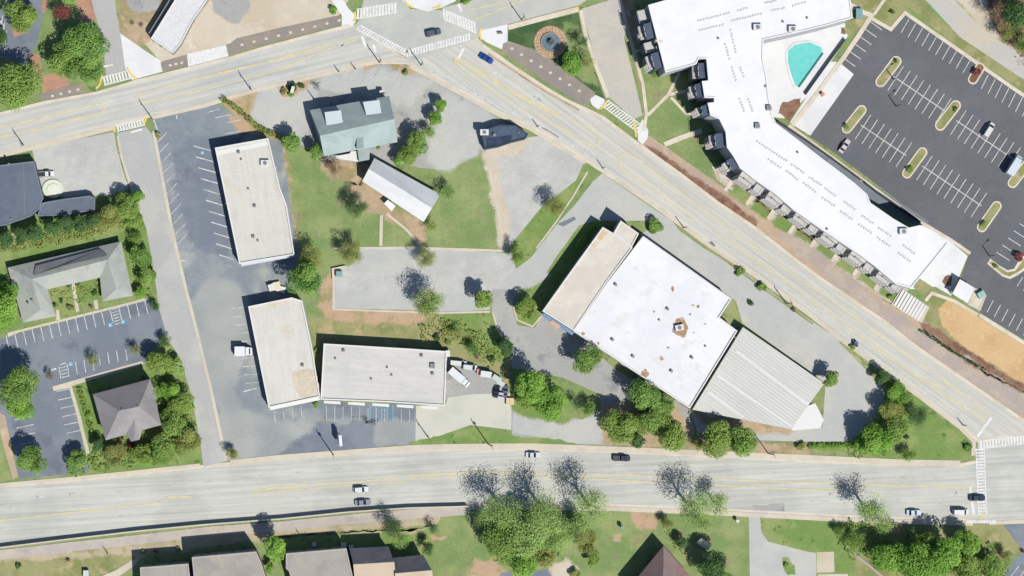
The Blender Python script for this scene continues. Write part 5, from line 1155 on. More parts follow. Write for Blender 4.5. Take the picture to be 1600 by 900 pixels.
def tree(x, y, r, kind='green', dens='full', label="", hgt=1.0, group=None, name="tree", cat="tree", ax=1.0):
    """x, y, r: where the crown shows in the survey, in pixels"""
    R = r*S*1.08; hgt = hgt if hgt < 1.35 or dens == 'full' else 1.0+(hgt-1.0)*.6; cls = 0 if R < 2 else 1 if R < 3.6 else 2 if R < 6.2 else 3
    zc = R*1.15*hgt+.4; p = W(x, y, zc); NT[0] += 1; k = NT[0]
    e = empty(name, (p[0], p[1], 0), rz=k*2.4, label=label, cat=cat, group=group)
    t = inst("trunk", (TRK if dens == 'full' else TRS)[k % (3 if dens == 'full' else 2)], (0, 0, 0), 0, (R, R, zc/1.25), e)
    inst("crown", getcrown(kind, cls, dens, k % 3), (0, 0, zc), 0, (R*ax, R/ax if ax != 1 else R, R*.85), e)
    return e
def shrub(x, y, r, kind, label, dens='full', group=None, cat="shrub"):
    R = r*S*1.05; zc = R*.6; p = W(x, y, zc); NT[0] += 1
    e = empty("shrub", (p[0], p[1], 0), rz=NT[0]*1.7, label=label, cat=cat, group=group)
    inst("stem", TRK[0], (0, 0, 0), 0, (R*.8, R*.8, zc*.6), e)
    inst("foliage", getcrown(kind, 0 if R < 2 else 1, dens, NT[0] % 3), (0, 0, zc), 0, (R, R, R*.75), e)
def hedge(pts, wpx, h, kind, label, dens=16):
    p = wp(pts); g = []; r = np.random.RandomState(len(label)); V = []; T = []
    for a, b in zip(p[:-1], p[1:]):
        l = math.hypot(b[0]-a[0], b[1]-a[1]); ux, uy = (b[0]-a[0])/l, (b[1]-a[1])/l; n = int(l*wpx*S*dens*1.6)
        t = r.rand(n)*l; u = (r.rand(n)-.5)*wpx*S*(1+.25*np.sin(t*1.7)); zz = h*(.55+.5*r.rand(n))*(1-.5*(np.abs(u)/(wpx*S*.62))**2)
        V.append(np.stack([a[0]+ux*t-uy*u, a[1]+uy*t+ux*u, zz], 1)); T.append(.5+.5*np.sin(t*.9+a[0]))
    P_ = np.concatenate(V); T = np.concatenate(T); n = len(P_); ox, oy = p[0]
    nrm = r.normal(size=(n, 3))*.5+np.array([0, 0, .8]); nrm /= np.linalg.norm(nrm, axis=1)[:, None]
    tt = np.cross(nrm, r.normal(size=(n, 3))); tt /= np.linalg.norm(tt, axis=1)[:, None]; b_ = np.cross(nrm, tt); s = .2*r.uniform(.6, 1.3, n)[:, None]
    P_ = P_-np.array([ox, oy, 0]); q = np.stack([P_-tt*s, P_-b_*s, P_+tt*s, P_+b_*s], 1).reshape(-1, 3)
    me = D.meshes.new("foliage"); me.from_pydata(q.tolist(), [], [(4*i, 4*i+1, 4*i+2, 4*i+3) for i in range(n)])
    at = me.attributes.new("tone", 'FLOAT', 'FACE'); at.data.foreach_set("value", np.clip(T*.6+r.uniform(0, .4, n), 0, 1).astype(np.float32)); me.materials.append(LEAF[kind])
    e = empty("hedge", (ox, oy, 0), label=label, cat="hedge"); link(D.objects.new("foliage", me), e)
    g = G()
    for a, b in zip(p[:-1], p[1:]):
        l = math.hypot(b[0]-a[0], b[1]-a[1])
        for k in range(max(2, int(l/1.2))):
            t = (k+.5)/max(2, int(l/1.2)); g.cyl((a[0]+(b[0]-a[0])*t-ox, a[1]+(b[1]-a[1])*t-oy, 0), (a[0]+(b[0]-a[0])*t-ox+.1, a[1]+(b[1]-a[1])*t-oy, h*.8), .05, .02, 5)
    g.build("stems", BARK, e)["kind"] = "stuff"
g1, g2 = "big street trees at the top left", None
T_ = [
 # top left
 (32, 24, 25, 'green', 'full', "round green tree above the parking lot in the top left corner", 1.1),
 (134, 68, 31, 'green', 'full', "largest dark green crown of the street corner clump, touching the side street", 1.1),
 (94, 92, 25, 'green', 'full', "left crown of the street corner clump beside the orange brick apron", 1.0),
 (132, 104, 27, 'green', 'full', "lower crown of the street corner clump above the crosswalk", 1.0),
 (28, 134, 37, 'green', 'full', "broad bright green tree at the left edge above the street", 1.1),
 (96, 18, 16, 'red', 'thin', "dark reddish purple tree behind the street corner clump", 1.2),
 (-8, 60, 18, 'dark', 'full', "dark tree half cut off at the left edge of the top lot", 1.2),
 (-4, 6, 12, 'dark', 'full', "dark tree in the very top left corner", 1.2),
 (106, -6, 12, 'bright', 'full', "small bright tree cut by the top edge near the side street", 1.0),
 # middle top
 (457, 221, 16, 'green', 'full', "round green tree at the lower end of the olive hedge", 1.3),
 (492, 237, 13, 'green', 'full', "small round green tree at the restaurant's lower left corner", 1.3),
 (687, 165, 11, 'bright', 'full', "small yellow green tree, upper of the bright pair by the avenue", 1.3),
 (680, 183, 12, 'bright', 'full', "small yellow green tree, lower of the bright pair by the avenue", 1.3),
 (668, 206, 13, 'pale', 'thin', "thin tree just below the bright yellow green pair", 1.3),
 (655, 222, 17, 'green', 'full', "loose green tree in the middle of the row right of the restaurant", 1.3),
 (640, 240, 17, 'green', 'full', "fuller green tree low in the row right of the restaurant", 1.2),
 (623, 250, 10, 'bright', 'full', "lowest little green tree between restaurant and metal roofed house", 1.2),
 (590, 231, 5, 'bright', 'full', "tiny bright bush tree against the restaurant's lower eave", .8),
 (524, 262, 15, 'brown', 'sparse', "bare brownish tree below the restaurant", 1.2),
 (558, 322, 18, 'dark', 'thin', "thin dark tree on the lawn left of the metal roofed house", 1.3),
 (700, 302, 15, 'green', 'sparse', "faint thin tree at the right end of the metal roofed house", 1.2),
 (674, 352, 13, 'green', 'sparse', "thin green tree at the lower corner of the metal roofed house", 1.0),
 (549, 393, 20, 'olive', 'thin', "thin olive tree at the upper left corner of the parking terrace", 1.2),
 (486, 402, 21, 'olive', 'thin', "thin brownish green tree at the corner of the long white roofed shop", 1.2),
 (474, 436, 26, 'green', 'full', "large green tree between the two long white roofed shops", 1.4),
 (664, 402, 17, 'olive', 'thin', "reddish olive thin tree on the upper edge of the parking terrace", 1.2),
 (668, 472, 26, 'green', 'thin', "largest thin tree of the parking terrace, on its lower edge", 1.5),
 (757, 468, 16, 'green', 'full', "small green tree at the lower right corner of the parking terrace", 1.4),
 (810, 398, 16, 'green', 'thin', "thin tree at the tip of the green wedge by the terrace", 1.2),
 (866, 322, 18, 'olive', 'thin', "dark thin tree at the edge of the empty cracked lot", 1.4),
 (824, 484, 18, 'green', 'full', "green tree on the bright slope left of the beige roofed wing", 1.1),
 (788, 541, 16, 'dark', 'full', "dark green tree beside the narrow service drive bend", 1.2),
 (738, 545, 12, 'green', 'thin', "small tree on the slope above the truck yard", .9),
 (712, 520, 11, 'olive', 'sparse', "bare brownish tree on the grass strip behind the low shop", 1.0),
 (916, 561, 22, 'green', 'full', "round green tree standing alone in the dark service yard", 1.3),
 (836, 606, 27, 'bright', 'full', "upper left crown of the big bright tree clump below the service yard", 1.2),
 (862, 630, 25, 'bright', 'full', "lower right crown of the big bright tree clump below the service yard", 1.1),
 (822, 622, 17, 'green', 'full', "small lower left crown of the big bright tree clump", .9),
 (920, 640, 13, 'green', 'thin', "small green tree between the bright clump and the dark clump behind the store", 1.2),
 (902, 630, 10, 'dark', 'sparse', "small dark bare tree beside the bright clump", 1.5),
 (1006, 618, 24, 'green', 'full', "green tree tucked against the lower left wall of the big store", 1.2),
 (1036, 634, 19, 'green', 'full', "green tree under the south corner of the big white roof", 1.1),
 (968, 665, 27, 'green', 'full', "leftmost round tree of the row behind the big store", 1.2),
 (1016, 660, 22, 'green', 'full', "middle tree of the row behind the big store", 1.1),
 (1046, 678, 25, 'green', 'full', "right round tree of the row behind the big store, at the highway walk", 1.1),
 (996, 690, 13, 'dark', 'full', "small dark tree at the foot of the row behind the big store", .9),
 (1122, 686, 26, 'green', 'full', "left half of the wide green tree pair south of the ribbed metal roof", 1.1),
 (1153, 690, 26, 'green', 'full', "right half of the wide green tree pair south of the ribbed metal roof", 1.1),
 (1090, 694, 12, 'olive', 'thin', "small olive tree left of the wide tree pair at the highway", 1.0),
 (1298, 591, 14, 'green', 'full', "lone small green tree at the east corner of the ribbed metal roof", 1.3),
 (1377, 588, 13, 'dark', 'full', "dark green tree at the top of the eastern grass tip", 1.1),
 (1404, 615, 17, 'bright', 'full', "yellow green tree just below the dark tree at the eastern tip", 1.1),
 (1392, 640, 17, 'olive', 'full', "olive green tree at the inner edge of the eastern tip", 1.2),
 (1433, 650, 19, 'dark', 'thin', "dark tree standing alone on the right of the eastern tip", 1.4),
 (1372, 686, 25, 'bright', 'full', "big yellow green tree at the corner of the service drive", 1.2),
 (1396, 672, 21, 'green', 'full', "green tree behind the big yellow green tree of the eastern tip", 1.1),
 (1420, 712, 13, 'green', 'thin', "small loose tree at the highway side of the eastern tip", 1.0),
 (1344, 694, 13, 'bright', 'full', "small yellow green tree left of the big one at the service drive corner", 1.0),
 # park triangle
 (893, 100, 17, 'bright', 'full', "bright round tree beside the fountain", 1.2),
 (908, 66, 13, 'dark', 'sparse', "bare dark tree near the right side of the fountain triangle", 1.3),
 (918, 96, 14, 'olive', 'sparse', "bare olive tree right of the bright fountain tree", 1.3),
 # upper right
 (1592, 24, 24, 'dark', 'full', "dark green tree in the top right corner", 1.2),
 (1560, 18, 20, 'brown', 'sparse', "bare brown tree beside the top right lane", 1.2),
 (1572, 48, 18, 'olive', 'sparse', "bare olive tree below the bare brown one at the top right", 1.2),
 (1604, 66, 19, 'green', 'thin', "green tree at the right edge above the lane", 1.2),
 # left
 (196, 322, 20, 'green', 'full', "green tree at the side street end of the upper left hedge bank", 1.2),
 (168, 340, 19, 'olive', 'full', "olive green tree second from the side street on the hedge bank", 1.1),
 (214, 306, 12, 'bright', 'full', "small bright tree touching the narrow side street", 1.2),
 (212, 345, 14, 'green', 'full', "green tree above the courtyard building's right wing", 1.0),
 (211, 372, 13, 'green', 'thin', "thin green tree at the upper right of the courtyard building", 1.0),
 (220, 400, 17, 'green', 'full', "green tree midway down the right side of the courtyard building", 1.0),
 (227, 430, 16, 'green', 'full', "lower green tree on the right side of the courtyard building", 1.0),
 (220, 456, 10, 'bright', 'full', "small bright tree low right of the courtyard building", 1.0),
 (241, 477, 10, 'dark', 'thin', "small dark tree at the right end of the slanted stalls", 1.0),
 (6, 486, 27, 'bright', 'full', "bright green tree cut by the left edge beside the courtyard building", 1.2),
 (10, 456, 18, 'bright', 'full', "smaller bright tree above the one cut by the left edge", 1.0),
 (26, 604, 31, 'green', 'full', "large green tree at the left edge of the blue grey lot", 1.2),
 (34, 636, 21, 'bright', 'full', "bright lower crown beside the large green tree at the lot's left edge", 1.1),
 (146, 564, 12, 'olive', 'sparse', "thin olive tree between the lower stalls of the blue grey lot", 1.0),
 (210, 546, 12, 'olive', 'sparse', "thin olive tree at the right end of the lower stalls", 1.0),
 (78, 588, 9, 'brown', 'sparse', "small bare tree at the left end of the lower stalls", 1.0),
 (258, 532, 11, 'dark', 'thin', "dark thin tree where the blue grey lot meets the side street", 1.1),
 (250, 568, 19, 'green', 'full', "green tree at the upper right of the hip roofed house", 1.1),
 (278, 574, 14, 'pale', 'full', "pale green tree next to the side street above the hip roofed house", 1.0),
 (264, 612, 17, 'bright', 'full', "bright tree touching the right eave of the hip roofed house", 1.0),
 (284, 632, 19, 'green', 'full', "green tree by the side street right of the hip roofed house", 1.0),
 (268, 660, 21, 'green', 'full', "broad green tree right below the hip roofed house corner", 1.0),
 (292, 690, 21, 'olive', 'full', "olive green tree in the lot corner at the highway and side street", 1.0),
 (256, 700, 22, 'green', 'full', "green tree at the highway under the hip roofed house", 1.0),
 (222, 712, 19, 'green', 'full', "green tree between the red shrub and the highway", .9),
 (180, 712, 18, 'olive', 'full', "olive green tree left of the red shrub", .9),
 (152, 694, 12, 'dark', 'full', "small dark tree at the lower left corner of the hip roofed house", 1.0),
 (120, 722, 17, 'green', 'full', "green tree where the cream walk meets the highway", 1.0),
 (50, 720, 22, 'green', 'full', "loose green tree at the bottom of the blue grey lot", 1.2),
 # south
 (362, 708, 12, 'olive', 'thin', "small brownish tree at the bottom of the kerb strip beside the side street", 1.0),
 (432, 858, 19, 'bright', 'full', "bright round tree between two taupe roofed row houses", 1.9),
 (422, 886, 8, 'bright', 'full', "small bright tree in the shadow between the row houses", 1.2),
 (628, 842, 18, 'pale', 'sparse', "pale thin tree behind the charcoal roofed row houses", 1.2),
 (612, 822, 19, 'dark', 'sparse', "dark bare tree over the greyish roadside walk", 1.1),
 (678, 826, 10, 'dark', 'sparse', "small dark thin tree at the edge of the long southern lawn", 1.2),
 (668, 858, 13, 'dark', 'thin', "dark tree beside the rightmost row house", 1.2),
 (788, 798, 34, 'pale', 'sparse', "tall pale tree, leftmost of the big pale clump over the highway", 1.6),
 (852, 796, 35, 'pale', 'sparse', "tall pale tree in the middle of the big clump over the highway", 1.7),
 (925, 790, 35, 'pale', 'sparse', "tall pale tree, rightmost of the big clump over the highway", 1.5),
 (782, 846, 29, 'green', 'full', "dense green tree at the lower left of the big pale clump", 1.0),
 (824, 836, 32, 'pale', 'full', "dense pale crown at the heart of the big pale clump", 1.1),
 (866, 836, 28, 'pale', 'thin', "pale crown low on the right of the big clump", 1.1),
 (812, 878, 24, 'bright', 'full', "bright yellow green crown at the foot of the big pale clump", 1.0),
 (900, 822, 24, 'pale', 'thin', "lower pale crown between the middle and rightmost pale trees", 1.0),
 (752, 812, 17, 'pale', 'sparse', "small bare tree at the left end of the big pale clump", 1.1),
 (846, 872, 20, 'olive', 'full', "olive crown at the lower right foot of the big clump", 1.0),
 (916, 846, 19, 'olive', 'full', "olive brown rounded tree standing right of the big pale clump", 1.2),
 (926, 872, 13, 'green', 'full', "small green tree just below the olive brown rounded tree", .9),
 (1084, 792, 32, 'pale', 'sparse', "thin tree leaning over the highway above the brown hip roofed house", 1.5),
 (1124, 790, 23, 'pale', 'sparse', "pale thin tree at the kerb right of the one above the brown roof", 1.4),
 (1098, 818, 20, 'pale', 'sparse', "low pale thin tree on the lawn above the tiny cream shed", 1.0),
 (1042, 818, 11, 'olive', 'thin', "narrow olive tree above the brown hip roof's top corner", 1.1),
 (1064, 846, 10, 'dark', 'full', "small dark tree right beside the top corner of the brown hip roof", 1.0),
 (1112, 886, 23, 'dark', 'full', "very dark dense tree below the tiny cream shed", 1.2),
 (1130, 905, 15, 'green', 'full', "green tree at the bottom edge below the very dark tree", 1.0),
 (1362, 794, 28, 'pale', 'sparse', "bare pale tree leaning over the highway at the lower right", 1.5),
 (1382, 816, 18, 'pale', 'sparse', "pale thin tree just behind the highway walk at the lower right", 1.1),
 (1336, 846, 18, 'green', 'thin', "green tree at the left edge of the lower right wood", 1.0),
 (1314, 830, 11, 'green', 'thin', "small green tree where the rich lawn meets the lower right wood", 1.0),
 (1392, 872, 26, 'bright', 'full', "bright crown on the left of the lower right wood", 1.1),
 (1432, 884, 31, 'bright', 'full', "biggest bright crown of the lower right wood", 1.1),
 (1446, 848, 19, 'green', 'full', "green crown at the roadside front of the lower right wood", 1.0),
 (1478, 868, 28, 'bright', 'full', "bright crown in the middle of the lower right wood", 1.2),
 (1510, 848, 20, 'bright', 'full', "bright crown nearest the crosswalk in the lower right wood", 1.2),
 (1514, 890, 23, 'green', 'full', "green crown low on the right of the lower right wood", 1.0),
 (1550, 888, 21, 'green', 'full', "green tree left of the dark lot in the bottom right corner", 1.0),
 (1424, 832, 10, 'dark', 'thin', "small dark tree at the walk in front of the lower right wood", 1.0),
 (1570, 870, 12, 'olive', 'thin', "olive tree on the dry bank beside the bottom right lot", 1.0),
]
for t in T_: tree(*t[:3], kind=t[3], dens=t[4], label=t[5], hgt=t[6])
CON = [(8, 368, 15), (32, 362, 14), (56, 356, 14), (80, 350, 14), (102, 345, 14), (124, 342, 14), (144, 340, 13)]
for k, (x, y, r) in enumerate(CON):
    tree(x, y+6, r, kind='dark', dens='full', label=["dark conifer at the left end of the row along the slate roofed block", "second dark conifer from the left edge in the row by the slate block", "third dark conifer from the left edge in the row by the slate block",
         "middle dark conifer where slate block and annex meet", "dark conifer below the left part of the slate annex", "dark conifer below the middle of the slate annex", "last dark conifer at the right end of the slate annex"][k], hgt=1.5, group="dark conifers along the slate roofs", name="conifer_tree", cat="conifer")
SHR = [(1025, 352, 14, 'green', "green shrub at the top of the narrow avenue verge"), (1156, 424, 8, 'green', "round shrub, upper of two on the narrow avenue verge"), (1190, 448, 8, 'green', "round shrub, lower of two on the narrow avenue verge"),
 (1173, 475, 6, 'dark', "tiny dark shrub alone in the service drive"), (1240, 484, 4, 'brown', "tiny brown stump shrub on the avenue verge"), (521, 15, 7, 'bright', "small green shrub beside the upper crossing corner"), (632, 114, 6, 'green', "small shrub at the tip of the restaurant forecourt"),
 (444, 143, 6, 'olive', "yellow olive shrub on the left of the restaurant entrance bed"), (458, 137, 8, 'dark', "dark shrub in the middle of the restaurant entrance bed"), (470, 133, 6, 'dark', "right dark shrub of the restaurant entrance bed"), (455, 148, 5, 'bright', "bright low shrub in the restaurant entrance bed"),
 (727, 2, 7, 'green', "small green shrub at the top corner landing above the crossing"), (1400, 94, 4, 'dark', "tiny tree-like shrub on the first stall island"), (1322, 198, 5, 'green', "tiny shrub at the lower tip of the stall island by the drop off"), (1421, 265, 6, 'green', "tiny shrub on the middle island of the lower stall row"),
 (1538, 350, 6, 'green', "tiny shrub on the lowest stall island"), (1492, 170, 4, 'dark', "tiny shrub on the middle island of the upper stall row"), (1525, 112, 7, 'red', "reddish shrub on the mulched half island"), (1556, 417, 5, 'green', "tiny shrub on the hook shaped island"), (1394, 18, 4, 'dark', "tiny dark shrub on the lawn corner above the fresh lot"),
 (1592, 400, 8, 'red', "reddish shrub bed at the right edge of the fresh lot"), (203, 696, 8, 'red', "red shrub at the porch of the hip roofed house"), (190, 688, 6, 'brown', "salmon brown shrub left of the red one at the porch"), (140, 650, 6, 'bright', "bright shrub on the strip left of the hip roofed house"), (1390, 463, 5, 'olive', "olive shrub at the foot of the white steps"),
 (1252, 698, 8, 'olive', "yellow brown shrub at the left end of the highway hedge"), (768, 562, 6, 'dark', "dark shrub on the slope right above the truck yard"), (745, 556, 5, 'brown', "brown shrub on the slope above the parked trailers"), (700, 536, 5, 'green', "small green shrub at the upper right corner of the low shop"), (682, 528, 6, 'dark', "dark shrub behind the low shop"),
 (495, 546, 4, 'green', "green shrub in the gap between two shop buildings"), (493, 632, 5, 'bright', "bright square shrub in front of the gap between two shops"), (28, 884, 5, 'dark', "tiny dark shrub on the lower left lawn"), (107, 876, 4, 'brown', "tiny brown shrub on the lower left lawn"), (224, 862, 4, 'olive', "left tiny shrub behind the small row house"),
 (244, 861, 4, 'brown', "middle tiny shrub behind the small row house"), (278, 860, 5, 'olive', "right tiny shrub behind the small row house"), (96, 470, 4, 'dark', "dark shrub in the left half of the courtyard garden"), (108, 444, 5, 'dark', "dark shrub left of the garden path's top"), (120, 442, 5, 'dark', "dark shrub right of the garden path's top"),
 (148, 458, 5, 'dark', "dark shrub at the right of the courtyard garden"), (85, 477, 4, 'dark', "dark shrub low on the left of the courtyard garden"), (142, 478, 4, 'brown', "brown shrub at the bottom right of the courtyard garden"), (110, 482, 6, 'olive', "olive shrub at the bottom of the courtyard garden"), (1096, 112, 4, 'dark', "dark shrub in the notch of the apartment front"),
 (991, 22, 4, 'bright', "tiny bright shrub at the apartment's upper left corner"), (1022, 116, 5, 'bright', "bright shrub below the apartment's left front"), (1512, 700, 7, 'green', "green shrub by the crosswalk at the eastern tip"), (1418, 684, 5, 'dark', "small dark shrub in the middle of the eastern tip"), (1228, 882, 4, 'green', "green shrub on the small driveway oval"),
 (898, 896, 9, 'olive', "olive shrub at the bottom edge by the sandy patch"), (1598, 862, 4, 'red', "dark red shrub at the edge of the bottom right lot"), (1332, 542, 5, 'green', "tiny green shrub at the top of the eastern verge"), (247, 210, 5, 'olive', "olive shrub in the planter beside the side street's crosswalk"), (232, 560, 9, 'green', "green shrub above the cream walk of the blue grey lot")]
for x, y, r, k, lb in SHR: shrub(x, y, r, k, lb)
hedge([(346, 153), (372, 172), (404, 200), (440, 216)], 8, 1.6, 'olive', "olive clipped hedge running down to the long white roofed shop")
hedge([(1262, 697), (1330, 696), (1345, 692)], 7, 1.4, 'bright', "yellow green clipped hedge beside the highway at the service drive")
hedge([(1334, 690), (1352, 672), (1372, 648), (1384, 632)], 9, 2.6, 'green', "tall green hedge along the east end of the service drive")
hedge([(936, 348), (918, 362), (900, 386)], 9, 2.2, 'bright', "bright hedge at the upper corner of the beige roofed wing")
hedge([(124, 606), (134, 640), (146, 680)], 8, 1.2, 'green', "green hedge along the left side of the hip roofed house")
hedge([(1436, 515), (1480, 545), (1540, 578)], 3, .7, 'dark', "thin dark hedge between trail and orange sand lot")
# undergrowth that fills the ground between the crowns
def thicket(name, label, pts, wpx, h, kind, dens=9, leaf=.26):
    p = wp(pts); r = np.random.RandomState(len(label)*3); V = []; T = []
    for a, b in zip(p[:-1], p[1:]):
        l = math.hypot(b[0]-a[0], b[1]-a[1]); ux, uy = (b[0]-a[0])/l, (b[1]-a[1])/l; n = int(l*wpx*S*dens); w_ = wpx*S
        t = r.rand(n)*(l+w_*.5)-w_*.25; u = (r.rand(n)-.5)*w_*(1+.3*np.sin(t*.8+a[0])); hx = a[0]+ux*t-uy*u; hy = a[1]+uy*t+ux*u
        lump = .5+.25*np.sin(hx*1.1+1.3*np.sin(hy*.7))+.25*np.sin(hy*1.3+hx*.5)
        ok = r.rand(n) < (.35+.8*lump); V.append(np.stack([hx, hy, h*lump*(.4+.6*r.rand(n))+.1], 1)[ok]); T.append(lump[ok])
    P_ = np.concatenate(V); T = np.concatenate(T); n = len(P_)
    nrm = r.normal(size=(n, 3))*.5+np.array([0, 0, .8]); nrm /= np.linalg.norm(nrm, axis=1)[:, None]
    tt = np.cross(nrm, r.normal(size=(n, 3))); tt /= np.linalg.norm(tt, axis=1)[:, None]; b_ = np.cross(nrm, tt); s = leaf*r.uniform(.6, 1.3, n)[:, None]
    q = np.stack([P_-tt*s, P_-b_*s, P_+tt*s, P_+b_*s], 1).reshape(-1, 3)
    me = D.meshes.new(name); me.vertices.add(4*n); me.vertices.foreach_set("co", q.astype(np.float32).ravel())
    me.loops.add(4*n); me.loops.foreach_set("vertex_index", np.arange(4*n, dtype=np.int32))
    me.polygons.add(n); me.polygons.foreach_set("loop_start", np.arange(0, 4*n, 4, dtype=np.int32)); me.polygons.foreach_set("loop_total", np.full(n, 4, dtype=np.int32))
    at = me.attributes.new("tone", 'FLOAT', 'FACE'); at.data.foreach_set("value", np.clip(T*.7+r.uniform(0, .3, n), 0, 1).astype(np.float32)); me.update(); me.materials.append(LEAF[kind])
    link(D.objects.new(name, me), None, label=label, cat="undergrowth", kind='stuff')
thicket("undergrowth", "green undergrowth around and below the hip roofed house", [(258, 590), (286, 640), (290, 690), (240, 708), (170, 718), (112, 728)], 30, 1.6, 'green')
thicket("undergrowth", "green undergrowth filling the lower right wood", [(1330, 838), (1380, 862), (1450, 876), (1520, 872), (1560, 892)], 52, 2.0, 'bright')
thicket("undergrowth", "olive undergrowth in the hedge bank above the courtyard building", [(-6, 388), (60, 376), (130, 362), (200, 340)], 22, 1.6, 'olive')
thicket("undergrowth", "green undergrowth along the right side of the courtyard building", [(206, 330), (214, 390), (226, 460)], 20, 1.8, 'green')
thicket("undergrowth", "scrubby brush on the slope behind the low shop", [(664, 520), (700, 514), (735, 530), (775, 560)], 34, 1.3, 'olive', 6)
thicket("undergrowth", "green undergrowth in the eastern grass tip", [(1396, 600), (1398, 650), (1376, 696), (1330, 702)], 26, 1.8, 'green')
thicket("undergrowth", "undergrowth beneath the big pale trees", [(764, 830), (820, 850), (870, 850)], 44, 2.2, 'green')
thicket("undergrowth", "low brush between the trees behind the big store", [(960, 680), (1010, 640), (1050, 668)], 26, 1.4, 'green')
thicket("undergrowth", "low garden planting in the courtyard", [(78, 470), (150, 452)], 26, .6, 'olive', 3)
thicket("undergrowth", "brush under the row of trees right of the restaurant", [(618, 254), (650, 226), (672, 196)], 14, 1.2, 'green', 5)
thicket("undergrowth", "scrub along the pale driveway lawn edge above the brown roof", [(1034, 806), (1050, 846), (1076, 868)], 8, 1.0, 'olive', 5)
thicket("undergrowth", "green brush under the top right trees", [(1570, 20), (1600, 60), (1604, 96)], 26, 1.4, 'olive', 4)
# ================================================================ VEHICLES
TYRE = P("tyre_rubber", (40, 40, 42), rough=.9); RIM = P("rim_metal", (170, 172, 176), rough=.3, metal=.7); CG = P("car_glass", (30, 40, 54), rough=.08)
LAMPW = P("headlight_glass", (236, 238, 240), rough=.1); LAMPR = P("taillight_red", (170, 40, 36), rough=.2); TRIM = P("trim_black", (38, 38, 42), rough=.6)
def loft(secs):
    """sections: (x, half width bottom, half width top, z bottom, z top)"""
    v = []; f = []
    for x, wb, wt, zb, zt in secs: v += [(x, -wb, zb), (x, wb, zb), (x, wt+(wb-wt)*.35, zb+(zt-zb)*.62), (x, wt, zt), (x, -wt, zt), (x, -wt-(wb-wt)*.35, zb+(zt-zb)*.62)]
    for i in range(len(secs)-1):
        for k in range(6): a, b = i*6+k, i*6+(k+1) % 6; f.append((a, a+6, b+6, b))
    f.append((5, 4, 3, 2, 1, 0)[::-1]); f.append(tuple(range((len(secs)-1)*6, len(secs)*6))[::-1])
    return v, f
CARP = {}
def paint(rgb):
    k = "car_paint_%d_%d_%d" % rgb
    nb = None
    if k not in MC:
        nb = NB(k); nb.b.inputs["Base Color"].default_value = (*alb(rgb, .8), 1); nb.b.inputs["Roughness"].default_value = .28; nb.b.inputs["Coat Weight"].default_value = .3; MC[k] = nb.m
    return MC[k]
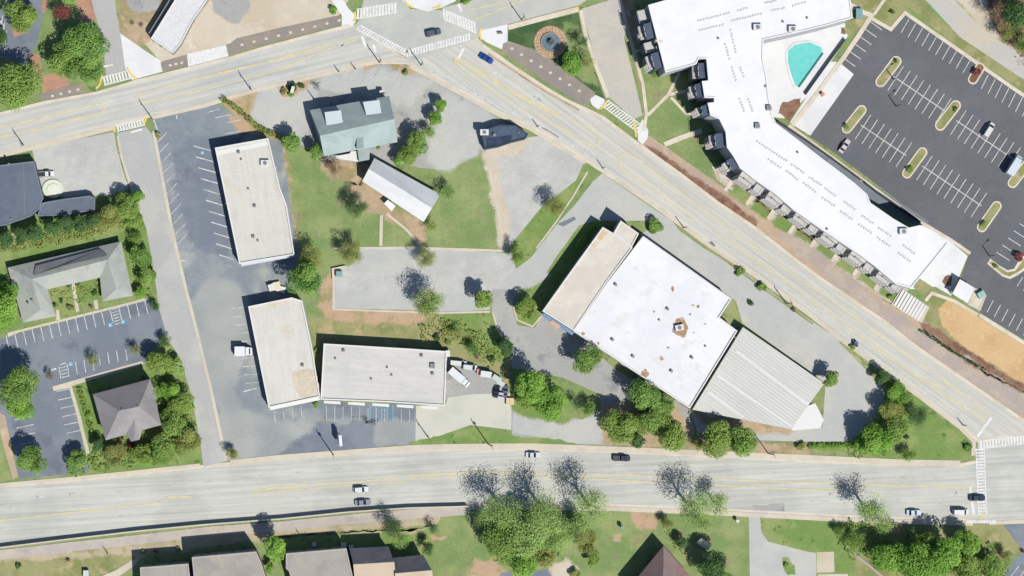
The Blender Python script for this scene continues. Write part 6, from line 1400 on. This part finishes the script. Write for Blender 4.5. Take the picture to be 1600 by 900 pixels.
def car(x, y, ang, rgb, label, kind='sedan', group=None, L=4.6, Wd=1.82):
    """ang: heading in degrees counter-clockwise from the right"""
    px, py = W(x, y, .8); e = empty("car", (px, py, 0.03), rz=math.radians(ang), label=label, cat={'pickup': 'pickup', 'van': 'van'}.get(kind, "car"), group=group)
    h, w_ = L/2, Wd/2; top = {'sedan': 1.42, 'suv': 1.72, 'van': 2.0, 'pickup': 1.75}[kind]; zb = .28; pm = paint(rgb)
    bel = {'sedan': .86, 'suv': 1.0, 'van': 1.05, 'pickup': 1.0}[kind]
    v, f = loft([(-h, w_*.82, w_*.74, .4, bel*.86), (-h+.12, w_*.95, w_*.88, zb, bel*.98), (-h*.5, w_, w_*.93, zb, bel), (0, w_, w_*.93, zb, bel), (h*.42, w_, w_*.93, zb, bel*.98), (h-.45, w_*.97, w_*.84, zb, bel*.86), (h-.1, w_*.88, w_*.72, .3, bel*.74), (h, w_*.7, w_*.6, .38, bel*.64)])
    b = mesh("body", v, f, pm, e); bm = bmesh.new(); bm.from_mesh(b.data); bmesh.ops.recalc_face_normals(bm, faces=bm.faces); bm.to_mesh(b.data); bm.free()
    if kind == 'sedan': cab = (-h+.75, -h+1.35, h*.02, h*.40)
    elif kind == 'suv': cab = (-h+.15, -h+.5, h*.10, h*.45)
    elif kind == 'van': cab = (-h+.1, -h+.25, h*.30, h*.68)
    else: cab = (-h*.12, -h*.06, h*.30, h*.55)
    wt = w_*.78
    # glasshouse: dark glass body, painted roof and pillars on it
    gh = G(); xs = [(cab[0], w_*.90, bel-.02), (cab[1], wt, top-.05), (cab[2], wt, top-.05), (cab[3], w_*.88, bel-.04)]
    vv = [(xs[0][0], -xs[0][1], xs[0][2]), (xs[0][0], xs[0][1], xs[0][2]), (xs[3][0], xs[3][1], xs[3][2]), (xs[3][0], -xs[3][1], xs[3][2]), (xs[1][0], -wt, top-.05), (xs[1][0], wt, top-.05), (xs[2][0], wt, top-.05), (xs[2][0], -wt, top-.05)]
    names = (("rear_window", (1, 0, 4, 5)), ("windscreen", (3, 2, 6, 7)), ("side_window", (0, 3, 7, 4)), ("side_window", (2, 1, 5, 6)))
    for nm, q in names: mesh(nm, [vv[i] for i in q], [(0, 1, 2, 3)], CG, e)
    G().box((cab[1]+cab[2])/2, 0, top-.02, cab[2]-cab[1]+.16, wt*2+.06, .08, top=.94).build("roof", pm, e)
    g = G()
    for s_ in (-1, 1):
        g.cyl((cab[0], s_*w_*.89, bel), (cab[1], s_*wt, top-.04), .045, n=5); g.cyl((cab[3], s_*w_*.87, bel), (cab[2], s_*wt, top-.04), .04, n=5); m = (cab[1]+cab[2])/2; g.cyl((m, s_*w_*.92, bel), (m, s_*wt, top-.04), .04, n=5)
    g.build("pillar", pm, e)
    for sx in (-h*.60, h*.62):
        for s_ in (-1, 1):
            o = G().cyl((sx, s_*(w_-.2), .33), (sx, s_*(w_+.02), .33), .33, n=14).build("wheel", TYRE, e); G().cyl((sx, s_*(w_+.02), .33), (sx, s_*(w_+.035), .33), .2, n=10).build("rim", RIM, o)
    for s_ in (-1, 1):
        G().box(h-.12, s_*w_*.66, bel*.62, .14, .34, .14).build("headlight", LAMPW, e); G().box(-h+.04, s_*w_*.68, bel*.78, .1, .3, .16).build("taillight", LAMPR, e); G().box(cab[3]-.35, s_*(w_+.08), bel+.06, .16, .2, .13).build("wing_mirror", pm, e)
    if kind == 'pickup':
        G().box(-h*.56, 0, bel+.02, h*.8, Wd*.80, .03).build("cargo_bed", TRIM, e)
        for s_ in (-1, 1): G().box(-h*.56, s_*w_*.88, bel+.05, h*.84, .1, .14).build("bed_rail", pm, e)
    return e
gA, gB = "cars driving on the highway", "vehicles on the avenue and crossing"
car(677, 51, 14, (96, 102, 112), "dark grey suv with a pale bonnet in the middle of the crossing", 'suv', gB, L=4.9)
car(760, 91, -30, (20, 74, 168), "vivid blue car heading down the avenue", 'sedan', gB, L=4.7)
car(833, 711, -1, (226, 228, 232), "white car on the upper highway lane above the big pale trees", 'sedan', gA)
car(971, 716, -2, (36, 56, 80), "dark navy pickup on the upper highway lane", 'pickup', gA, L=5.5)
car(564, 765, 4, (236, 240, 244), "white suv beside a silver grey car on the highway", 'suv', gA)
car(567, 785, 4, (150, 154, 162), "silver grey car nearest the low roadside wall", 'sedan', gA, L=5.0)
car(1428, 801, 0, (216, 228, 236), "pale blue white car on the outer lane behind a white van", 'sedan', gA)
car(1501, 800, 0, (244, 244, 244), "white van waiting at the lower right crosswalk", 'van', gA, L=5.0)
car(1527, 778, 1, (40, 50, 66), "black car driving over the lower right crosswalk", 'sedan', gA, L=5.0)
car(1545, 203, 57, (238, 234, 228), "white van alone in a stall of the fresh dark lot", 'van', None, L=5.2)
car(1320, 228, 55, (228, 212, 214), "pinkish white car by the kerb of the apartment building", 'sedan', None, L=4.8)
car(1, 43, 100, (232, 238, 240), "white car parked at the left edge of the top left lot", 'sedan', None)
car(72, 272, 4, (244, 244, 240), "white pickup parked at the slate roofed block", 'pickup', None, L=5.0)
car(716, 567.5, -5, (236, 238, 232), "cream white van against the end of the low shop", 'van', "trucks parked in the truck yard", L=5.4)
car(734, 574, -6, (226, 234, 234), "pale van in the back row of the truck yard", 'van', "trucks parked in the truck yard", L=4.6)
car(783, 614, 80, (216, 214, 232), "lilac white car between dark cars at the yard corner", 'sedan', "trucks parked in the truck yard", L=3.8)
car(776, 612, 80, (44, 46, 62), "dark car squeezed left of the lilac white car", 'sedan', "trucks parked in the truck yard", L=3.8)
car(789, 611, 84, (110, 104, 118), "purple grey car right of the lilac white car", 'sedan', "trucks parked in the truck yard", L=4)
def truck(x, y, ang, L, label, rgb=(244, 250, 248), Wd=2.4, ht=3.3, cab=True, cat="truck", group=None, name="box_truck"):
    px, py = W(x, y, ht); e = empty(name, (px, py, 0.03), rz=math.radians(ang), label=label, cat=cat, group=group); pm = paint(rgb); c = 2.0 if cab else 0
    bl = L-c-.2; bx = -L/2+bl/2
    G().box(bx, 0, .9+(ht-.9)/2, bl, Wd, ht-.9).build("cargo_box", pm, e); g = G()
    for k in range(int(bl/.6)): g.box(bx-bl/2+.3+k*.6, 0, ht+.015, .06, Wd*.98, .03)
    g.build("roof_rib", COPE, e); G().box(0, 0, .78, L, .9, .2).build("chassis", TRIM, e)
    if cab:
        v, f = loft([(L/2-2.0, Wd*.46, Wd*.42, .5, 2.4), (L/2-1.0, Wd*.46, Wd*.42, .5, 2.4), (L/2-.55, Wd*.45, Wd*.4, .5, 1.6), (L/2, Wd*.42, Wd*.34, .5, 1.35)])
        o = mesh("cab", v, f, pm, e); bm = bmesh.new(); bm.from_mesh(o.data); bmesh.ops.recalc_face_normals(bm, faces=bm.faces); bm.to_mesh(o.data); bm.free()
        mesh("windscreen", [(L/2-.96, -.9, 2.32), (L/2-.96, .9, 2.32), (L/2-.54, .92, 1.64), (L/2-.54, -.92, 1.64)], [(0, 3, 2, 1)], CG, e)
        for s_ in (-1, 1): G().box(L/2-.03, s_*.75, .95, .1, .3, .2).build("headlight", LAMPW, e)
    for sx in ((-L/2+1.0, -L/2+2.0, L/2-1.1) if cab else (-L/2+1.0, -L/2+1.9)):
        for s_ in (-1, 1): o = G().cyl((sx, s_*(Wd/2-.3), .45), (sx, s_*Wd/2, .45), .45, n=12).build("wheel", TYRE, e); G().cyl((sx, s_*Wd/2, .45), (sx, s_*(Wd/2+.02), .45), .25, n=8).build("rim", RIM, o)
    return e
truck(718, 590, -40, 7.6, "long white box truck parked diagonally in the truck yard", group="trucks parked in the truck yard")
truck(760, 585, -8, 3.6, "white trailer in the back row of the truck yard", (240, 244, 238), 1.9, 2.4, False, "trailer", "trucks parked in the truck yard", "cargo_trailer")
truck(777, 592, -32, 3.2, "small pale green trailer in the back row of the truck yard", (206, 226, 216), 1.7, 2.0, False, "trailer", "trucks parked in the truck yard", "cargo_trailer")
truck(783, 599, -40, 2.6, "last tiny pale trailer of the truck yard", (216, 226, 220), 1.5, 1.8, False, "trailer", "trucks parked in the truck yard", "cargo_trailer")
truck(380, 549, 0, 5.4, "bright white box truck parked at the middle shop", (252, 252, 252), 3.0, 3.0, True, "truck", None)
truck(1588, 258, 57, 7.0, "bluish white box truck at the right edge of the fresh lot", (222, 234, 242), 2.5, 3.4)
truck(700, 553, -85, 2.2, "little white trailer at the upper right corner of the low shop", (244, 246, 240), 1.3, 2.0, False, "trailer", "trucks parked in the truck yard", "cargo_trailer")
# ================================================================ POLES AND SMALL THINGS
WOOD = P("pole_wood", (112, 98, 84), rough=.95); STEEL = P("pole_steel", (128, 132, 136), rough=.5, metal=.4); INS = P("insulator", (90, 96, 104))
def pole(x, y, h, label, arm=True, lamp=None, steel=False, group="utility poles along the streets", bx=None):
    px, py = W(x, y, 0); m = STEEL if steel else WOOD
    e = empty("street_lamp" if lamp is not None else "utility_pole", (px, py, 0), rz=math.radians(lamp or 20), label=label, cat="lamp post" if lamp is not None else "pole", group=group)
    G().cyl((0, 0, 0), (0, 0, h), .19, .12, 8).build("post", m, e)
    if lamp is not None:
        G().cyl((0, 0, h-.4), (2.2, 0, h), .06, .05, 6).build("arm", m, e); G().box(2.4, 0, h-.02, .9, .34, .16).build("lamp_head", STEEL, e)
    if arm:
        a = G().box(0, 0, h-.7, .12, 2.4, .14).build("crossarm", m, e)
        for k in (-1.05, -.5, .5, 1.05): G().cyl((0, k, h-.62), (0, k, h-.36), .05, .04, 6).build("insulator", INS, a)
        if bx: G().cyl((.3, 0, h-2.4), (.3, 0, h-1.4), .24, n=10).build("transformer", STEEL, e)
PL = [(238, 186, 9.5, "utility pole at the top end of the side street kerb", 0), (392, 140, 9, "utility pole at the reddish mulched corner", 0), (37, 227, 8, "utility pole beside the slate roofed block", 0), (815, 31, 8.5, "pole on the walk left above the fountain", 0), (840, 198, 4, "short pole at the kerb above the empty lot", 0),
      (942, 263, 4.5, "short pole where the pale driveway meets the avenue", 0), (1068, 356, 6, "pole on the avenue walk above the side drive", 0), (1228, 474, 8.5, "pole on the avenue walk by the lower round shrub", 0), (763, 694, 12.5, "tall utility pole below the cream concrete pad", 1), (519, 708, 11.5, "tall utility pole at the highway entrance of the worn lot", 1),
      (668, 682, 8, "utility pole at the left tip of the highway verge", 0), (1200, 708, 9, "utility pole right of the wide tree pair at the highway", 0), (168, 864, 3.5, "short pole on the wide greyish walk", 0), (475, 845, 6, "pole behind the taupe row house", 0), (593, 98, 9, "signal pole at the left corner of the crossing", 0), (658, 102, 8, "signal pole at the lower corner of the crossing", 0),
      (490, 154, 4.5, "short pole in the restaurant forecourt", 0), (529, 112, 3.5, "short pole at the restaurant's upper lot edge", 0), (555, 108, 3.5, "short pole near the concrete apron of the restaurant lot", 0), (1344, 690, 5, "pole in the yellow green trees at the service drive", 0), (1504, 664, 4, "short pole on the avenue walk at the eastern tip", 0), (1337, 541, 3, "small pole at the top of the eastern verge", 0),
      (1436, 752, 3, "small marker pole on the highway near the bare pale tree", 0)]
for x, y, h, lb, b in PL[:-1]: pole(x, y, h, lb, arm=h > 7, bx=b)
for x, y, lb in ((1396, 124, "lamp post on the lower end of the first stall island"), (1400, 166, "lamp post in the aisle between the stall rows"), (1546, 400, "lamp post at the hook shaped island")): pole(x, y, 5.5, lb, arm=False, lamp=40, steel=True, group="lamp posts of the fresh parking lot")
def signboard(x, y, L, h, ang, rgb, label, cat="sign", z=2.5):
    px, py = W(x, y, z); e = empty("sign", (px, py, 0), rz=math.radians(ang), label=label, cat=cat)
    for s_ in (-1, 1): G().cyl((s_*L*.35, 0, 0), (s_*L*.35, 0, z+h), .1, n=8).build("post", STEEL, e)
    G().box(0, 0, z+h/2, L, .9, h).build("sign_board", P("board_%d_%d_%d" % rgb, rgb), e)
signboard(532, 688, 3.4, 2.2, 95, (246, 246, 246), "tall white roadside sign in the worn lot's dark patch", z=3.2)
signboard(457, 141, 2.0, 2.0, 75, (240, 246, 240), "small white sign in the restaurant entrance bed", z=1.5)
signboard(597, 144, 1.6, .6, 0, (246, 238, 226), "little cream sign at the restaurant's upper right corner", z=2)
signboard(1098, 700-14+48, .6, .5, 0, (220, 220, 220), "tiny pale sign near the highway lanes", z=1.0) if False else None
signboard(1152, 814, .9, .8, 90, (226, 232, 226), "small pale sign on the lawn by the grey driveway", z=1.2)
signboard(972, 824, 1.0, 1.2, 85, (120, 170, 170), "small teal sign on the lawn left of the brown roof", z=1.2)
def dumpster(x, y, sx, sy, h, rgb, ang, label, cat="dumpster"):
    px, py = W(x, y, h); e = empty("dumpster", (px, py, 0.02), rz=math.radians(ang), label=label, cat=cat); m = P("bin_%d_%d_%d" % rgb, rgb)
    G().box(0, 0, h*.45, sx, sy, h*.9, top=1.06).build("container", m, e)
    for s_ in (-1, 1): G().box(s_*sx*.26, 0, h*.95, sx*.5, sy*1.04, .08).build("lid", m, e)
dumpster(530, 428, 1.9, 1.6, 1.5, (136, 178, 168), 0, "teal green dumpster at the corner of the parking terrace")
dumpster(424, 449, 1.8, 2.0, 1.8, (236, 238, 236), 20, "white container left of the cream loads between the two shops")
dumpster(431, 447, 2.6, 2.4, 1.2, (244, 232, 190), 10, "cream yellow container between the two long shops")
dumpster(439, 452, 2.6, 1.8, 1.0, (248, 246, 240), -15, "white container right of the cream yellow one")
dumpster(549, 880-24, 1.4, 1.4, 1.4, (240, 240, 240), 0, "white bin behind the gap of the row houses"); dumpster(537, 851, 1.5, 1.2, 1.2, (232, 234, 234), 0, "white box between taupe and charcoal roofs")
dumpster(546, 866, 1.4, 1.2, 2.4, (70, 150, 200), 0, "blue tank between the taupe and charcoal roofed row houses", cat="tank")
dumpster(298, 898, 1.2, 1.6, 2.0, (60, 130, 180), 0, "blue tank between the two leftmost row houses", cat="tank")
dumpster(491, 851, 1.2, 1.2, 1.4, (224, 230, 230), 0, "small pale box in the shadow of the taupe row house")
dumpster(1343, 21, 2.0, 3.0, 1.6, (130, 172, 176), 0, "teal transformer cabinet on the lawn above the fresh lot", cat="cabinet")
dumpster(134, 897, 1.6, 2.2, 1.6, (216, 222, 220), 0, "pale cabinet on the lower left lawn", cat="cabinet")
dumpster(1534, 460, 2.2, 1.8, 1.3, (150, 200, 190), 30, "pale teal container beside the white pavilion")
dumpster(1286, 147, 1.0, 1.0, 1.2, (226, 150, 120), 40, "orange box on the white drop off", cat="box"); dumpster(797, 627, 2.4, 2.0, 1.0, (228, 206, 160), 0, "tan crate stack at the corner of the cream pad", cat="crate")
dumpster(1338, 537, 1.2, 1.2, 1.6, (70, 90, 140), 0, "blue utility cabinet at the avenue walk", cat="cabinet"); dumpster(770, 585, 1.0, 1.0, 1.2, (176, 130, 100), 0, "rusty brown box among the parked trailers", cat="box")
dumpster(748, 580, 1.2, 1.4, 1.4, (214, 140, 140), 0, "reddish box between two white vehicles in the truck yard", cat="box")
dumpster(811, 52, 1.2, .8, .6, (170, 150, 110), 0, "x", cat="box") if False else None
px, py = W(781, 52); e = empty("bench", (px, py, .0), rz=.05, label="small olive brown bench on the white corner plaza", cat="bench")
G().box(0, 0, .45, 1.6, .5, .08).build("seat", P("bench_wood", (140, 130, 90)), e); G().box(0, .25, .75, 1.6, .07, .4).build("backrest", P("bench_wood", (140, 130, 90)), e)
for s_ in (-1, 1): G().box(s_*.6, 0, .22, .08, .45, .42).build("leg", STEEL, e)
for x, y, lb in ((1006-800+0, 35, "left dark manhole cover in the brown gravel yard"), (220, 38, "right dark manhole cover in the brown gravel yard")):
    p = W(x, y); G().prism([(p[0]+math.cos(t*.52)*.75, p[1]+math.sin(t*.52)*.75) for t in range(12)], 0, .12).build("manhole_cover", P("iron_dark", (112, 100, 96)), label=lb, cat="manhole cover")
bpy.context.view_layer.update()
